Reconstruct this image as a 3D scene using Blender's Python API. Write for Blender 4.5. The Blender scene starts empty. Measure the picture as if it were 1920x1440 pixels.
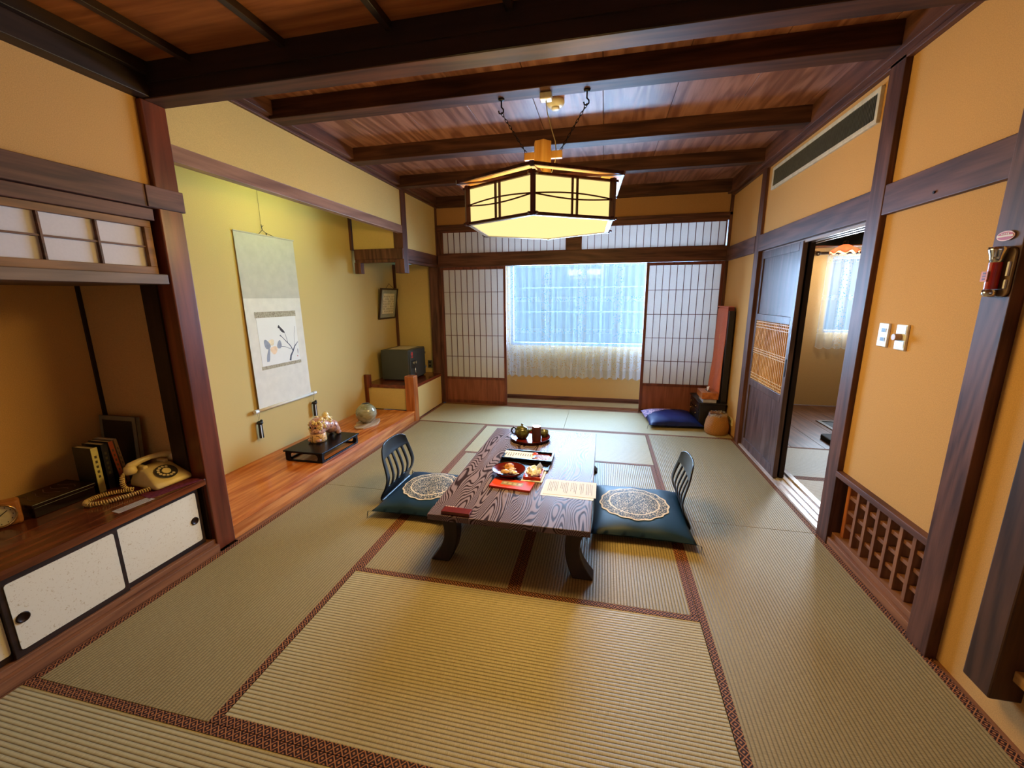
import bpy, bmesh, math, random
from mathutils import Vector, Matrix
PI = math.pi
SC = bpy.context.scene
COL = SC.collection
rnd = random.Random(7)

# ------------------------------------------------------------------ camera
cd = bpy.data.cameras.new('camera'); cam = bpy.data.objects.new('camera', cd); COL.objects.link(cam)
cam.location = (2.20644, -0.92824, 1.49258)
cam.rotation_euler = (1.36248, 0.00751, 0.21722)
cd.sensor_width = 36.0; cd.lens = 36.0 * 768.755 / 1920.0; cd.clip_start = 0.02
SC.camera = cam

# ------------------------------------------------------------------ world, light, exposure
SC.view_settings.view_transform = 'Standard'; SC.view_settings.look = 'None'
SC.view_settings.gamma = 1; SC.view_settings.use_curve_mapping = False
SC.view_settings.exposure = 0.33
SC.cycles.use_denoising = True
try: SC.cycles.denoiser = 'OPENIMAGEDENOISE'
except Exception: pass
SC.cycles.max_bounces = 10; SC.cycles.diffuse_bounces = 6; SC.cycles.transparent_max_bounces = 16
SC.cycles.sample_clamp_indirect = 6.0
SC.cycles.use_light_tree = True
SKY = (0.20, 0.60, 1.0)
w = bpy.data.worlds.new('sky'); SC.world = w; w.use_nodes = True
w.node_tree.nodes['Background'].inputs[0].default_value = (*SKY, 1)
w.node_tree.nodes['Background'].inputs[1].default_value = .70

def area(name, loc, rot, sx, sy, power, color, spread=180):
    l = bpy.data.lights.new(name, 'AREA'); l.shape = 'RECTANGLE'; l.size = sx; l.size_y = sy
    l.energy = power; l.color = color; l.spread = math.radians(spread)
    o = bpy.data.objects.new(name, l); o.location = loc; o.rotation_euler = rot; COL.objects.link(o); return o
# daylight falling on the garden side window and on the window of the next room
area('daylight_main_window', (2.2, 5.7, 1.65), (math.radians(-85), 0, 0), 2.6, 1.6, 900, (0.40, 0.65, 1.0))
area('daylight_next_room', (5.45, 5.75, 1.6), (math.radians(-84), 0, 0), 1.0, 1.1, 260, (0.66, 0.82, 1.0))
area('added_entry_fill', (1.7, -3.35, 1.6), (math.radians(90), 0, 0), 2.2, 1.2, 100, (0.86, 0.88, 1.0))  # unseen fill light added behind the viewer for the near floor and left wall
LAMP_COL = (1.0, 0.72, 0.27); LAMP_S = 1.0; LAMP_LIGHT = (1.0, 0.66, 0.20)

# ------------------------------------------------------------------ materials
def s2l(c): return tuple(((v/255.0)/12.92 if v/255.0 <= .04045 else ((v/255.0+.055)/1.055)**2.4) for v in c)
_m = {}
class NT:
    def __init__(s, name):
        s.m = bpy.data.materials.new(name); s.m.use_nodes = True; s.t = s.m.node_tree
        s.b = s.t.nodes['Principled BSDF']; s.out = s.t.nodes['Material Output']
    def n(s, typ, **k):
        x = s.t.nodes.new(typ)
        for a, v in k.items(): setattr(x, a, v)
        return x
    def l(s, a, b): s.t.links.new(a, b)
    def math(s, op, a, b=None, c=None):
        x = s.n('ShaderNodeMath', operation=op)
        for i, v in enumerate((a, b, c)):
            if v is None: continue
            if isinstance(v, (int, float)): x.inputs[i].default_value = v
            else: s.l(v, x.inputs[i])
        return x.outputs[0]
    def coords(s, scale=(1,1,1), kind='Object', rot=(0,0,0)):
        tc = s.n('ShaderNodeTexCoord'); mp = s.n('ShaderNodeMapping')
        mp.inputs['Scale'].default_value = scale; mp.inputs['Rotation'].default_value = rot
        s.l(tc.outputs[kind], mp.inputs[0]); return mp.outputs[0]
    def noise(s, vec, scale=5, detail=3, rough=.5, dist=0):
        x = s.n('ShaderNodeTexNoise'); s.l(vec, x.inputs['Vector'])
        x.inputs['Scale'].default_value = scale; x.inputs['Detail'].default_value = detail
        x.inputs['Roughness'].default_value = rough; x.inputs['Distortion'].default_value = dist
        return x.outputs['Fac']
    def ramp(s, fac, stops):
        x = s.n('ShaderNodeValToRGB'); s.l(fac, x.inputs[0]); e = x.color_ramp.elements
        while len(e) < len(stops): e.new(.5)
        for i, (p, c) in enumerate(stops):
            e[i].position = p; e[i].color = (*c, 1) if len(c) == 3 else c
        return x.outputs[0]
    def mixc(s, fac, a, b):
        x = s.n('ShaderNodeMix', data_type='RGBA')
        if isinstance(fac, (int, float)): x.inputs[0].default_value = fac
        else: s.l(fac, x.inputs[0])
        for i, v in ((6, a), (7, b)):
            if isinstance(v, tuple): x.inputs[i].default_value = (*v[:3], 1)
            else: s.l(v, x.inputs[i])
        return x.outputs[2]
    def bump(s, h, strength=.3, dist=.002):
        x = s.n('ShaderNodeBump'); x.inputs['Strength'].default_value = strength
        x.inputs['Distance'].default_value = dist; s.l(h, x.inputs['Height']); s.l(x.outputs[0], s.b.inputs['Normal'])
    def col(s, c):
        if isinstance(c, tuple): s.b.inputs['Base Color'].default_value = (*c[:3], 1)
        else: s.l(c, s.b.inputs['Base Color'])
    def rough(s, v, spec=.5):
        if isinstance(v, (int, float)): s.b.inputs['Roughness'].default_value = v
        else: s.l(v, s.b.inputs['Roughness'])
        s.b.inputs['Specular IOR Level'].default_value = spec

def plain(name, c, rough=.6, spec=.5, metal=0, var=.12, scale=30):
    if name in _m: return _m[name]
    t = NT(name); lc = s2l(c)
    f = t.noise(t.coords(), scale, 3)
    t.col(t.ramp(f, [(.3, tuple(v*(1-var) for v in lc)), (.7, tuple(min(1, v*(1+var)) for v in lc))]))
    t.rough(rough, spec); t.b.inputs['Metallic'].default_value = metal
    _m[name] = t.m; return t.m

def wood(name, dark, light, axis='z', rough=.5, spec=.4, scale=1.0, bump=.15, contrast=1.0):
    key = name + '_' + axis
    if key in _m: return _m[key]
    t = NT(key); i = 'xyz'.index(axis)
    sc = [14*scale]*3; sc[i] = .9*scale
    v = t.coords(tuple(sc))
    f = t.noise(v, 2.2, 6, .6, .6)
    sc2 = [3*scale]*3; sc2[i] = .35*scale
    g = t.noise(t.coords(tuple(sc2)), 1.3, 2)
    ring = t.math('SINE', t.math('MULTIPLY', g, 60))
    mixf = t.math('ADD', t.math('MULTIPLY', f, .75), t.math('MULTIPLY', ring, .08*contrast))
    t.col(t.ramp(mixf, [(.22, s2l(dark)), (.55, s2l(light))]))
    t.rough(rough, spec); t.bump(mixf, bump, .002)
    _m[key] = t.m; return t.m

def darkwood(axis='z'): return wood('dark_stained_wood', (66, 38, 30), (112, 72, 58), axis, .5, .3)
def blackwood(axis='z'): return wood('black_brown_wood', (30, 18, 15), (52, 33, 27), axis, .5, .35)
def beamwood(axis='x'): return wood('brown_beam_wood', (50, 28, 20), (90, 56, 40), axis, .55, .2)
def redwood(axis='y'): return wood('polished_red_wood', (168, 80, 34), (222, 134, 66), axis, .16, .45, bump=.04)
def orangewood(axis='z'): return wood('orange_wood', (150, 78, 34), (196, 118, 60), axis, .35, .5, bump=.05)
def palewood(axis='z'): return wood('pale_cypress_wood', (186, 136, 74), (224, 178, 112), axis, .45, .4, bump=.05)
def plankwood(axis='y'): return wood('ceiling_plank_wood', (112, 68, 52), (158, 110, 90), axis, .42, .3, bump=.25, contrast=1.6)
def midwood(axis='z'): return wood('brown_lattice_wood', (112, 68, 44), (152, 100, 66), axis, .5, .4)
def tokowood(axis='z'): return wood('dark_red_pillar_wood', (78, 32, 18), (126, 62, 38), axis, .3, .5, scale=.6)

def plaster(name='ochre_plaster', c=(206, 160, 100)):
    if name in _m: return _m[name]
    t = NT(name); v = t.coords()
    f = t.noise(v, 260, 4, .7); g = t.noise(v, 2.0, 2)
    lc = s2l(c)
    a = t.ramp(f, [(.35, tuple(x*.86 for x in lc)), (.65, tuple(min(1, x*1.10) for x in lc))])
    t.col(t.mixc(t.math('MULTIPLY', g, .25), a, tuple(x*.85 for x in lc)))
    t.rough(.92, .15); t.bump(f, .35, .0012)
    _m[name] = t.m; return t.m

def tatami(axis):   # ribs run along the given axis
    key = 'tatami_weave_' + axis
    if key in _m: return _m[key]
    t = NT(key); tc = t.n('ShaderNodeTexCoord'); sp = t.n('ShaderNodeSeparateXYZ'); t.l(tc.outputs['Object'], sp.inputs[0])
    a, b = (sp.outputs[1], sp.outputs[0]) if axis == 'x' else (sp.outputs[0], sp.outputs[1])  # a across ribs
    rib = t.math('ABSOLUTE', t.math('SINE', t.math('MULTIPLY', a, PI/0.0155)))
    ribp = t.math('POWER', rib, .45)
    v = t.coords((40, 700, 40) if axis == 'y' else (700, 40, 40))
    fine = t.noise(v, 1, 2)
    big = t.noise(t.coords((1.5, 1.5, 1.5)), 3, 3)
    if axis == 'x':  # sheen off sideways ribs is put into the colour as a paler tone
        c1 = t.ramp(fine, [(.3, s2l((176, 160, 118))), (.7, s2l((208, 194, 152)))]); c2 = t.mixc(t.math('MULTIPLY', big, .25), c1, s2l((160, 136, 86)))
        c3 = t.mixc(ribp, s2l((84, 68, 42)), c2)
    else:
        c1 = t.ramp(fine, [(.3, s2l((146, 128, 86))), (.7, s2l((188, 170, 124)))]); c2 = t.mixc(t.math('MULTIPLY', big, .30), c1, s2l((138, 114, 66)))
        cross = t.math('POWER', t.math('ABSOLUTE', t.math('SINE', t.math('MULTIPLY', b, PI/0.0085))), .5)
        c2 = t.mixc(t.math('ADD', .72, t.math('MULTIPLY', cross, .28)), s2l((104, 84, 50)), c2)
        c3 = t.mixc(ribp, s2l((78, 62, 36)), c2)
    t.col(c3); t.rough(.48, .42)
    h = t.math('ADD', ribp, t.math('MULTIPLY', fine, .12)); t.bump(h, .6, .003)
    _m[key] = t.m; return t.m

def heri():
    if 'tatami_border_cloth' in _m: return _m['tatami_border_cloth']
    t = NT('tatami_border_cloth'); uv = t.n('ShaderNodeUVMap'); sp = t.n('ShaderNodeSeparateXYZ'); t.l(uv.outputs[0], sp.inputs[0])
    fu = t.math('MULTIPLY', t.math('ABSOLUTE', t.math('SUBTRACT', t.math('FRACT', sp.outputs[0]), .5)), 2)
    fv = t.math('MULTIPLY', t.math('ABSOLUTE', t.math('SUBTRACT', sp.outputs[1], .5)), 2)
    d = t.math('ABSOLUTE', t.math('SUBTRACT', t.math('ADD', fu, fv), 1))
    line = t.math('LESS_THAN', d, .16)
    r = t.math('SQRT', t.math('ADD', t.math('POWER', fu, 2), t.math('POWER', fv, 2)))
    ring = t.math('LESS_THAN', r, .27)
    fu2 = t.math('SUBTRACT', 1, fu)
    r2 = t.math('SQRT', t.math('ADD', t.math('POWER', fu2, 2), t.math('POWER', t.math('SUBTRACT', 1, fv), 2)))
    ring2 = t.math('LESS_THAN', r2, .25)
    k = t.math('MAXIMUM', line, t.math('MAXIMUM', ring, ring2))
    t.col(t.mixc(k, s2l((44, 14, 10)), s2l((172, 110, 66)))); t.rough(.7, .3)
    _m['tatami_border_cloth'] = t.m; return t.m

def paper(name='shoji_paper', c=(214, 208, 204), trans=.30):
    if name in _m: return _m[name]
    t = NT(name); f = t.noise(t.coords((1, 1, 1)), 90, 4)
    lc = s2l(c)
    cc = t.ramp(f, [(.3, tuple(v*.95 for v in lc)), (.7, lc)])
    d = t.n('ShaderNodeBsdfDiffuse'); tr = t.n('ShaderNodeBsdfTranslucent'); mx = t.n('ShaderNodeMixShader')
    t.l(cc, d.inputs[0]); t.l(cc, tr.inputs[0]); mx.inputs[0].default_value = trans
    t.l(d.outputs[0], mx.inputs[1]); t.l(tr.outputs[0], mx.inputs[2]); t.l(mx.outputs[0], t.out.inputs[0])
    _m[name] = t.m; return t.m

def lace():
    if 'white_lace' in _m: return _m['white_lace']
    t = NT('white_lace'); tc = t.n('ShaderNodeTexCoord'); sp = t.n('ShaderNodeSeparateXYZ'); t.l(tc.outputs['UV'], sp.inputs[0])
    X, Z = sp.outputs[0], sp.outputs[1]
    v = t.coords((1, 1, 1), 'UV')
    vo = t.n('ShaderNodeTexVoronoi'); t.l(v, vo.inputs['Vector']); vo.inputs['Scale'].default_value = 42
    holes = t.math('LESS_THAN', vo.outputs['Distance'], .30)
    def near(val, c, wd): return t.math('LESS_THAN', t.math('ABSOLUTE', t.math('SUBTRACT', val, c)), wd)
    # horizontal floral bands and vertical floral bands, a deep patterned hem
    fx = t.math('FRACT', t.math('MULTIPLY', X, 1/.62))
    band = near(fx, .5, .13)
    for z in (1.93, 1.46, 1.02): band = t.math('MAXIMUM', band, near(Z, z, .035))
    band = t.math('MAXIMUM', band, t.math('MULTIPLY', t.math('LESS_THAN', Z, .80), t.math('GREATER_THAN', Z, .47)))
    pat = t.math('MULTIPLY', band, holes)
    alpha = t.math('SUBTRACT', .46, t.math('MULTIPLY', pat, .46))
    alpha = t.math('ADD', alpha, t.math('MULTIPLY', band, .12))
    alpha = t.math('ADD', alpha, t.math('MULTIPLY', t.math('LESS_THAN', Z, .81), .16))
    d = t.n('ShaderNodeBsdfDiffuse'); tr = t.n('ShaderNodeBsdfTranslucent'); mx = t.n('ShaderNodeMixShader'); m2 = t.n('ShaderNodeMixShader'); tp = t.n('ShaderNodeBsdfTransparent')
    d.inputs[0].default_value = (.60, .64, .72, 1); tr.inputs[0].default_value = (.86, .87, .88, 1)
    mx.inputs[0].default_value = .012; t.l(d.outputs[0], mx.inputs[1]); t.l(tr.outputs[0], mx.inputs[2])
    t.l(alpha, m2.inputs[0]); t.l(tp.outputs[0], m2.inputs[1]); t.l(mx.outputs[0], m2.inputs[2]); t.l(m2.outputs[0], t.out.inputs[0])
    _m['white_lace'] = t.m; return t.m

def glass(name='window_glass', c=(1, 1, 1)):
    if name in _m: return _m[name]
    t = NT(name); tp = t.n('ShaderNodeBsdfTransparent'); g = t.n('ShaderNodeBsdfGlossy'); mx = t.n('ShaderNodeMixShader')
    tp.inputs[0].default_value = (*c, 1); g.inputs['Roughness'].default_value = .03; mx.inputs[0].default_value = .02
    t.l(tp.outputs[0], mx.inputs[1]); t.l(g.outputs[0], mx.inputs[2]); t.l(mx.outputs[0], t.out.inputs[0])
    _m[name] = t.m; return t.m

def emit(name, c, s):
    if name in _m: return _m[name]
    t = NT(name); e = t.n('ShaderNodeEmission'); e.inputs[0].default_value = (*c, 1); e.inputs[1].default_value = s
    t.l(e.outputs[0], t.out.inputs[0]); _m[name] = t.m; return t.m

def table_mat():
    if 'zelkova_table_top' in _m: return _m['zelkova_table_top']
    t = NT('zelkova_table_top')
    n = t.noise(t.coords((2.4, .42, 1)), 1.5, 1.8, .40, .12)
    fine = t.noise(t.coords((120, 6, 10)), 1, 3)
    warp = t.math('ADD', t.math('MULTIPLY', n, 640), t.math('MULTIPLY', fine, 1.2))
    sw = t.math('SINE', warp)
    f = t.math('ADD', t.math('MULTIPLY', sw, .5), .5)
    t.col(t.ramp(f, [(.12, s2l((50, 36, 38))), (.62, s2l((128, 108, 112)))]))
    rr = t.math('ADD', .23, t.math('MULTIPLY', f, .14)); t.rough(rr, .055)
    t.bump(f, .22, .0015)
    _m['zelkova_table_top'] = t.m; return t.m

def brocade():
    if 'brocade_medallion' in _m: return _m['brocade_medallion']
    t = NT('brocade_medallion'); v = t.coords()
    vo = t.n('ShaderNodeTexVoronoi', feature='DISTANCE_TO_EDGE'); t.l(v, vo.inputs['Vector']); vo.inputs['Scale'].default_value = 60
    n = t.noise(v, 70, 2, .5, 2.5)
    tc = t.n('ShaderNodeTexCoord'); ln = t.n('ShaderNodeVectorMath', operation='LENGTH'); t.l(tc.outputs['UV'], ln.inputs[0])
    r = ln.outputs['Value']
    ring = t.math('MAXIMUM', t.math('LESS_THAN', t.math('ABSOLUTE', t.math('SUBTRACT', r, .72)), .02), t.math('GREATER_THAN', r, .95))
    k = t.math('GREATER_THAN', n, .5)
    k2 = t.math('LESS_THAN', vo.outputs['Distance'], .10)
    dk = t.math('MULTIPLY', t.math('MAXIMUM', k2, t.math('SUBTRACT', 1, k)), t.math('SUBTRACT', 1, ring))
    light = t.mixc(t.noise(v, 30, 1), s2l((228, 214, 186)), s2l((206, 178, 140)))
    t.col(t.mixc(dk, light, s2l((22, 44, 58)))); t.rough(.6, .3)
    _m['brocade_medallion'] = t.m; return t.m

def spotted(name, base, spot, scale=60, thr=.5, rough=.35):
    if name in _m: return _m[name]
    t = NT(name); n = t.noise(t.coords(), scale, 2, .5, 1.2)
    t.col(t.ramp(n, [(thr-.06, s2l(spot)), (thr+.02, s2l(base))])); t.rough(rough, .5)
    _m[name] = t.m; return t.m

# ------------------------------------------------------------------ mesh helpers
def mk(): return bmesh.new()
def ab(bm, x, y, z, rot=None, piv=None, mi=0):
    x0, x1 = x; y0, y1 = y; z0, z1 = z
    vs = [bm.verts.new(p) for p in ((x0,y0,z0),(x1,y0,z0),(x1,y1,z0),(x0,y1,z0),(x0,y0,z1),(x1,y0,z1),(x1,y1,z1),(x0,y1,z1))]
    for f in ((3,2,1,0),(4,5,6,7),(0,1,5,4),(1,2,6,5),(2,3,7,6),(3,0,4,7)):
        fc = bm.faces.new([vs[i] for i in f]); fc.material_index = mi
    if rot is not None: bmesh.ops.rotate(bm, verts=vs, cent=piv or (0,0,0), matrix=rot)
    return vs
def box(*a, **k):
    bm = mk(); ab(bm, *a, **k); return bm
def boxes(lst):
    bm = mk()
    for b in lst: ab(bm, *b)
    return bm
def tube(bm, pts, r, seg=8, cap=True):
    rs = r if isinstance(r, (list, tuple)) else [r]*len(pts)
    pts = [Vector(p) for p in pts]; rings = []
    up = Vector((0, 0, 1)); prev = None
    for i, p in enumerate(pts):
        d = (pts[min(i+1, len(pts)-1)] - pts[max(i-1, 0)])
        d = d.normalized() if d.length > 1e-9 else Vector((0,0,1))
        if prev is None:
            a = d.cross(up if abs(d.z) < .9 else Vector((1,0,0))).normalized()
        else: a = (prev - d*prev.dot(d)).normalized()
        b = d.cross(a); prev = a
        rings.append([bm.verts.new(p + (a*math.cos(2*PI*k/seg) + b*math.sin(2*PI*k/seg))*rs[i]) for k in range(seg)])
    for i in range(len(rings)-1):
        for k in range(seg):
            bm.faces.new((rings[i][k], rings[i][(k+1)%seg], rings[i+1][(k+1)%seg], rings[i+1][k]))
    if cap: bm.faces.new(rings[0][::-1]); bm.faces.new(rings[-1])
    return bm
def lathe(bm, prof, c=(0,0,0), seg=40, close=False):
    rings = []
    for r, z in prof:
        if r < 1e-6: rings.append([bm.verts.new((c[0], c[1], c[2]+z))])
        else: rings.append([bm.verts.new((c[0]+r*math.cos(2*PI*k/seg), c[1]+r*math.sin(2*PI*k/seg), c[2]+z)) for k in range(seg)])
    for a, b in zip(rings[:-1], rings[1:]):
        if len(a) == 1 and len(b) == 1: continue
        for k in range(seg):
            k2 = (k+1) % seg
            if len(a) == 1: bm.faces.new((a[0], b[k2], b[k]))
            elif len(b) == 1: bm.faces.new((a[k], a[k2], b[0]))
            else: bm.faces.new((a[k], a[k2], b[k2], b[k]))
    return bm
def prism(bm, poly, z0, z1, axis='z'):
    def P(a, b, h): return {'z': (a, b, h), 'y': (a, h, b), 'x': (h, a, b)}[axis]
    lo = [bm.verts.new(P(a, b, z0)) for a, b in poly]; hi = [bm.verts.new(P(a, b, z1)) for a, b in poly]
    bm.faces.new(lo[::-1]); bm.faces.new(hi); n = len(poly)
    for i in range(n): bm.faces.new((lo[i], lo[(i+1)%n], hi[(i+1)%n], hi[i]))
    return bm
def ball(bm, c, r, seg=16, sq=(1,1,1)):
    M = Matrix.Translation(Vector(c)) @ Matrix.Diagonal((r*sq[0], r*sq[1], r*sq[2], 1))
    bmesh.ops.create_uvsphere(bm, u_segments=seg, v_segments=max(6, seg*2//3), radius=1, matrix=M); return bm
def rrect(x0, x1, y0, y1, r, n=6):
    out = []
    for cx, cy, a0 in ((x1-r, y1-r, 0), (x0+r, y1-r, 90), (x0+r, y0+r, 180), (x1-r, y0+r, 270)):
        for i in range(n+1):
            a = math.radians(a0 + 90*i/n); out.append((cx+r*math.cos(a), cy+r*math.sin(a)))
    return out
def ringframe(bm, outer, inner, h0, h1, axis):
    """flat frame between two outlines with equal point counts"""
    def P(a, b, h): return {'z': (a, b, h), 'y': (a, h, b), 'x': (h, a, b)}[axis]
    L = [[bm.verts.new(P(a, b, h)) for a, b in o] for o in (outer, inner) for h in (h0, h1)]
    n = len(outer)
    for i in range(n):
        j = (i+1) % n
        bm.faces.new((L[0][i], L[0][j], L[2][j], L[2][i])); bm.faces.new((L[1][i], L[3][i], L[3][j], L[1][j]))
        bm.faces.new((L[0][i], L[1][i], L[1][j], L[0][j])); bm.faces.new((L[2][i], L[2][j], L[3][j], L[3][i]))
    return bm

def finish(ob, bevel=0, smooth=False, subsurf=0, solid=0):
    if smooth:
        for p in ob.data.polygons: p.use_smooth = True
    if solid:
        m = ob.modifiers.new('s', 'SOLIDIFY'); m.thickness = solid; m.offset = 0
    if subsurf:
        m = ob.modifiers.new('d', 'SUBSURF'); m.levels = subsurf; m.render_levels = subsurf
    if bevel:
        m = ob.modifiers.new('b', 'BEVEL'); m.width = bevel; m.segments = 2; m.limit_method = 'ANGLE'; m.angle_limit = math.radians(40)
    return ob
def mesh_obj(name, bm, mat, normals=True):
    if normals: bmesh.ops.recalc_face_normals(bm, faces=bm.faces[:])
    me = bpy.data.meshes.new(name); bm.to_mesh(me); bm.free()
    for m in (mat if isinstance(mat, (list, tuple)) else [mat]): me.materials.append(m)
    o = bpy.data.objects.new(name, me); COL.objects.link(o); return o
def part(name, bm, mat, parent, local=False, label=None, **k):
    """a mesh made in world coordinates (or in the thing's own when local) and parented to its thing"""
    o = mesh_obj(name, bm, mat)
    if not local:
        base = Vector((0, 0, 0)); p = parent
        while p is not None: base += p.location; p = p.parent
        o.data.transform(Matrix.Translation(-base))
    o.parent = parent
    if label: o['label'] = label
    return finish(o, **k)
def recenter(o):
    vs = o.data.vertices
    lo = [min(v.co[i] for v in vs) for i in range(3)]; hi = [max(v.co[i] for v in vs) for i in range(3)]
    c = Vector(((lo[0]+hi[0])/2, (lo[1]+hi[1])/2, lo[2]))
    o.data.transform(Matrix.Translation(-c)); o.location = c
def tag(o, label, cat, group=None):
    o['label'] = label; o['category'] = cat
    if group: o['group'] = group
    return o
def solo(name, bm, mat, label, cat, group=None, **k):
    o = mesh_obj(name, bm, mat); recenter(o); tag(o, label, cat, group); return finish(o, **k)
def thing(name, loc, label, cat, group=None, rz=0):
    o = bpy.data.objects.new(name, None); o.empty_display_size = .05; COL.objects.link(o)
    o.location = loc; o.rotation_euler = (0, 0, rz); return tag(o, label, cat, group)
def struct(name, bm, mat, label=None, cat=None, **k):
    o = mesh_obj(name, bm, mat); o['kind'] = 'structure'
    o['label'] = label or name.replace('_', ' '); o['category'] = cat or 'wall'
    return finish(o, **k)
def struct_thing(name, loc, label, cat):
    o = thing(name, loc, label, cat); o['kind'] = 'structure'; return o

XL, XR, T0 = -.032, 3.607, 4.533
PL = plaster(); PLT = plaster('alcove_plaster', (208, 182, 120))

# ------------------------------------------------------------------ shell
struct('floor', box((-1.0, 7.0), (-3.4, 5.5), (-.16, -.055)), blackwood('x'), 'dark subfloor beneath the mats', 'floor')
# tatami mats
def mat_obj(x0, x1, y0, y1, axis, label, group='tatami mats on the floor', borders=True):
    t = thing('tatami_mat', ((x0+x1)/2, (y0+y1)/2, -.053), label, 'tatami mat', group)
    g = .0012
    part('woven_surface', box((x0+g, x1-g), (y0+g, y1-g), (-.053, 0)), tatami(axis), t, bevel=.002)
    W = .034
    if borders:
        ends = ((x0+g, x0+W), (x1-W, x1-g)) if axis == 'y' else ((y0+g, y0+W), (y1-W, y1-g))
        for e in ends:
            bm = mk(); uvl = bm.loops.layers.uv.new('UVMap')
            if axis == 'y': X0, X1, Y0, Y1 = e[0], e[1], y0+g, y1-g
            else: X0, X1, Y0, Y1 = x0+g, x1-g, e[0], e[1]
            vs = ab(bm, (X0, X1), (Y0, Y1), (-.004, .0016))
            for f in bm.faces:
                for l in f.loops:
                    p = l.vert.co
                    u = (p.y-Y0)/.031 if axis == 'y' else (p.x-X0)/.031
                    v = (p.x-X0)/(X1-X0) if axis == 'y' else (p.y-Y0)/(Y1-Y0)
                    l[uvl].uv = (u, v)
            part('cloth_border', bm, heri(), t)
    return t
M = mat_obj
M(0, 1.8, -.9, 0, 'x', 'tatami mat at the bottom left corner of the photo, ribs running sideways')
M(1.8, 3.6, -.9, 0, 'x', 'tatami mat beneath the viewer at the bottom edge, right of centre')
M(0, 1.8, -1.8, -.9, 'x', 'tatami mat behind the viewer, outside the picture')
M(0, .9, 0, 1.8, 'y', 'long tatami mat beside the low cabinet with white sliding doors')
M(0, .9, 1.8, 3.6, 'y', 'long tatami mat beside the polished tokonoma step')
M(.9, 2.7, 0, .9, 'x', 'broad tatami mat in the foreground lit with a yellow patch')
M(.9, 1.8, .9, 2.7, 'y', 'tatami mat under the left half of the low table')
M(1.8, 2.7, .9, 2.7, 'y', 'tatami mat under the right half of the low table')
M(.9, 2.7, 2.7, 3.6, 'x', 'pale tatami mat at the far end of the low table')
M(2.7, 3.6, 0, 1.8, 'y', 'long tatami mat beside the wooden floor level lattice')
M(2.7, 3.6, 1.8, 3.6, 'y', 'long tatami mat beside the dark sliding door')
M(0, 1.8, 3.6, T0-.03, 'x', 'tatami mat in front of the left shoji screen')
M(1.8, 3.6, 3.6, T0-.03, 'x', 'tatami mat in front of the right shoji screen under the blue cushion')
M(0, 1.8, 4.66, 4.98, 'x', 'narrow tatami strip beyond the left shoji screen below the lace curtain')
M(1.8, 3.6, 4.66, 4.98, 'x', 'narrow tatami strip under the right half of the lace curtain')
M(3.80, 5.6, 2.7, 3.49, 'x', 'blue lit tatami mat inside the next room by its wooden floor')
M(3.80, 5.6, 1.8, 2.7, 'x', 'tatami mat just beyond the threshold of the next room')
M(3.80, 5.6, .9, 1.8, 'x', 'tatami mat of the next room seen through the floor lattice')
M(3.80, 5.6, 0, .9, 'x', 'tatami mat of the next room behind the right end of the floor lattice')

# wooden strips along the mats, sills and rails
struct('trim_1', boxes([((XL, -.001), (-1.8, .856), (-.055, .0)), ((XL, -.001), (.98, 3.58), (-.055, .0)), ((XL, -.001), (3.7, 4.5), (-.055, .0)),
        ((3.601, 3.63), (-1.8, 1.69), (-.055, .004)), ((3.601, 3.63), (3.58, 4.5), (-.055, .004))]), midwood('y'), 'thin wooden strips between mats and walls', 'trim')
bm = boxes([((0, 3.6), (T0-.03, 4.66), (-.055, -.002)), ((0, 3.6), (4.535, 4.552), (-.002, .004)), ((0, 3.6), (4.59, 4.605), (-.002, .004)), ((0, 3.6), (4.64, 4.66), (-.002, .004))])
struct('trim_2', bm, midwood('x'), 'grooved wooden sill under the shoji screens', 'sill')
bm = boxes([((3.603, 3.80), (1.81, 3.47), (-.055, .004)), ((3.606, 3.625), (1.81, 3.47), (.004, .012)), ((3.655, 3.675), (1.81, 3.47), (.004, .012)), ((3.705, 3.725), (1.81, 3.47), (.004, .012)), ((3.76, 3.80), (1.81, 3.47), (.004, .016))])
struct('trim_3', bm, wood('worn_sill_wood', (176, 158, 150), (206, 192, 186), 'y', .22, .6), 'grooved threshold of the opening to the next room', 'sill')

# left side: near part
for i, bx in enumerate([
    ((-.12, -.05), (-3.3, .86), (2.05, 2.62)),          # above the rail
    ((-.12, -.05), (-3.3, -.9), (0, 2.05)),
    ((-.78, -.70), (-.95, .97), (0, 2.62)),             # back of the shelf recess
    ((-.78, -.05), (-.95, -.88), (0, 2.05)),
    ((-.78, -.12), (.868, .96), (0, 2.62)),             # divider
]):
    struct('wall_left' if i == 0 else 'wall_recess', boxes([bx]), PL, ['ochre plaster above the small wall cabinet', 'plaster wall left of the shelf recess', 'ochre back wall of the shelf recess', 'near side wall of the shelf recess', 'far side wall of the shelf recess'][i], 'wall')
for i, bx in enumerate([
    ((-.78, -.70), (.96, 4.62), (0, 2.70)),
    ((-.78, -.14), (T0, 4.62), (0, 1.95)),
    ((-.095, -.037), (.98, 3.55), (2.285, 2.70)),
    ((-.095, -.037), (3.64, T0), (2.05, 2.70)),
    ((-.66, -.14), (3.545, 3.60), (2.04, 2.62)),
]):
    struct('wall_alcove', boxes([bx]), PLT, ['pale yellow back wall of the tokonoma alcove', 'end wall of the alcove behind the safe', 'plaster above the alcove lintel', 'plaster above the rail over the safe corner', 'small plaster partition hanging in the alcove'][i], 'wall')
struct('trim_37', boxes([((-.70, -.688), (.850, .868), (.476, 1.575)), ((-.225, -.12), (.845, .868), (.476, 1.575))]), blackwood('z'), 'thin corner post and dark side board inside the shelf recess', 'post')
struct('ceiling_alcove', box((-.78, -.095), (.95, 4.62), (2.60, 2.70)), plankwood('y'), 'boarded ceiling of the tokonoma alcove', 'ceiling')
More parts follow.
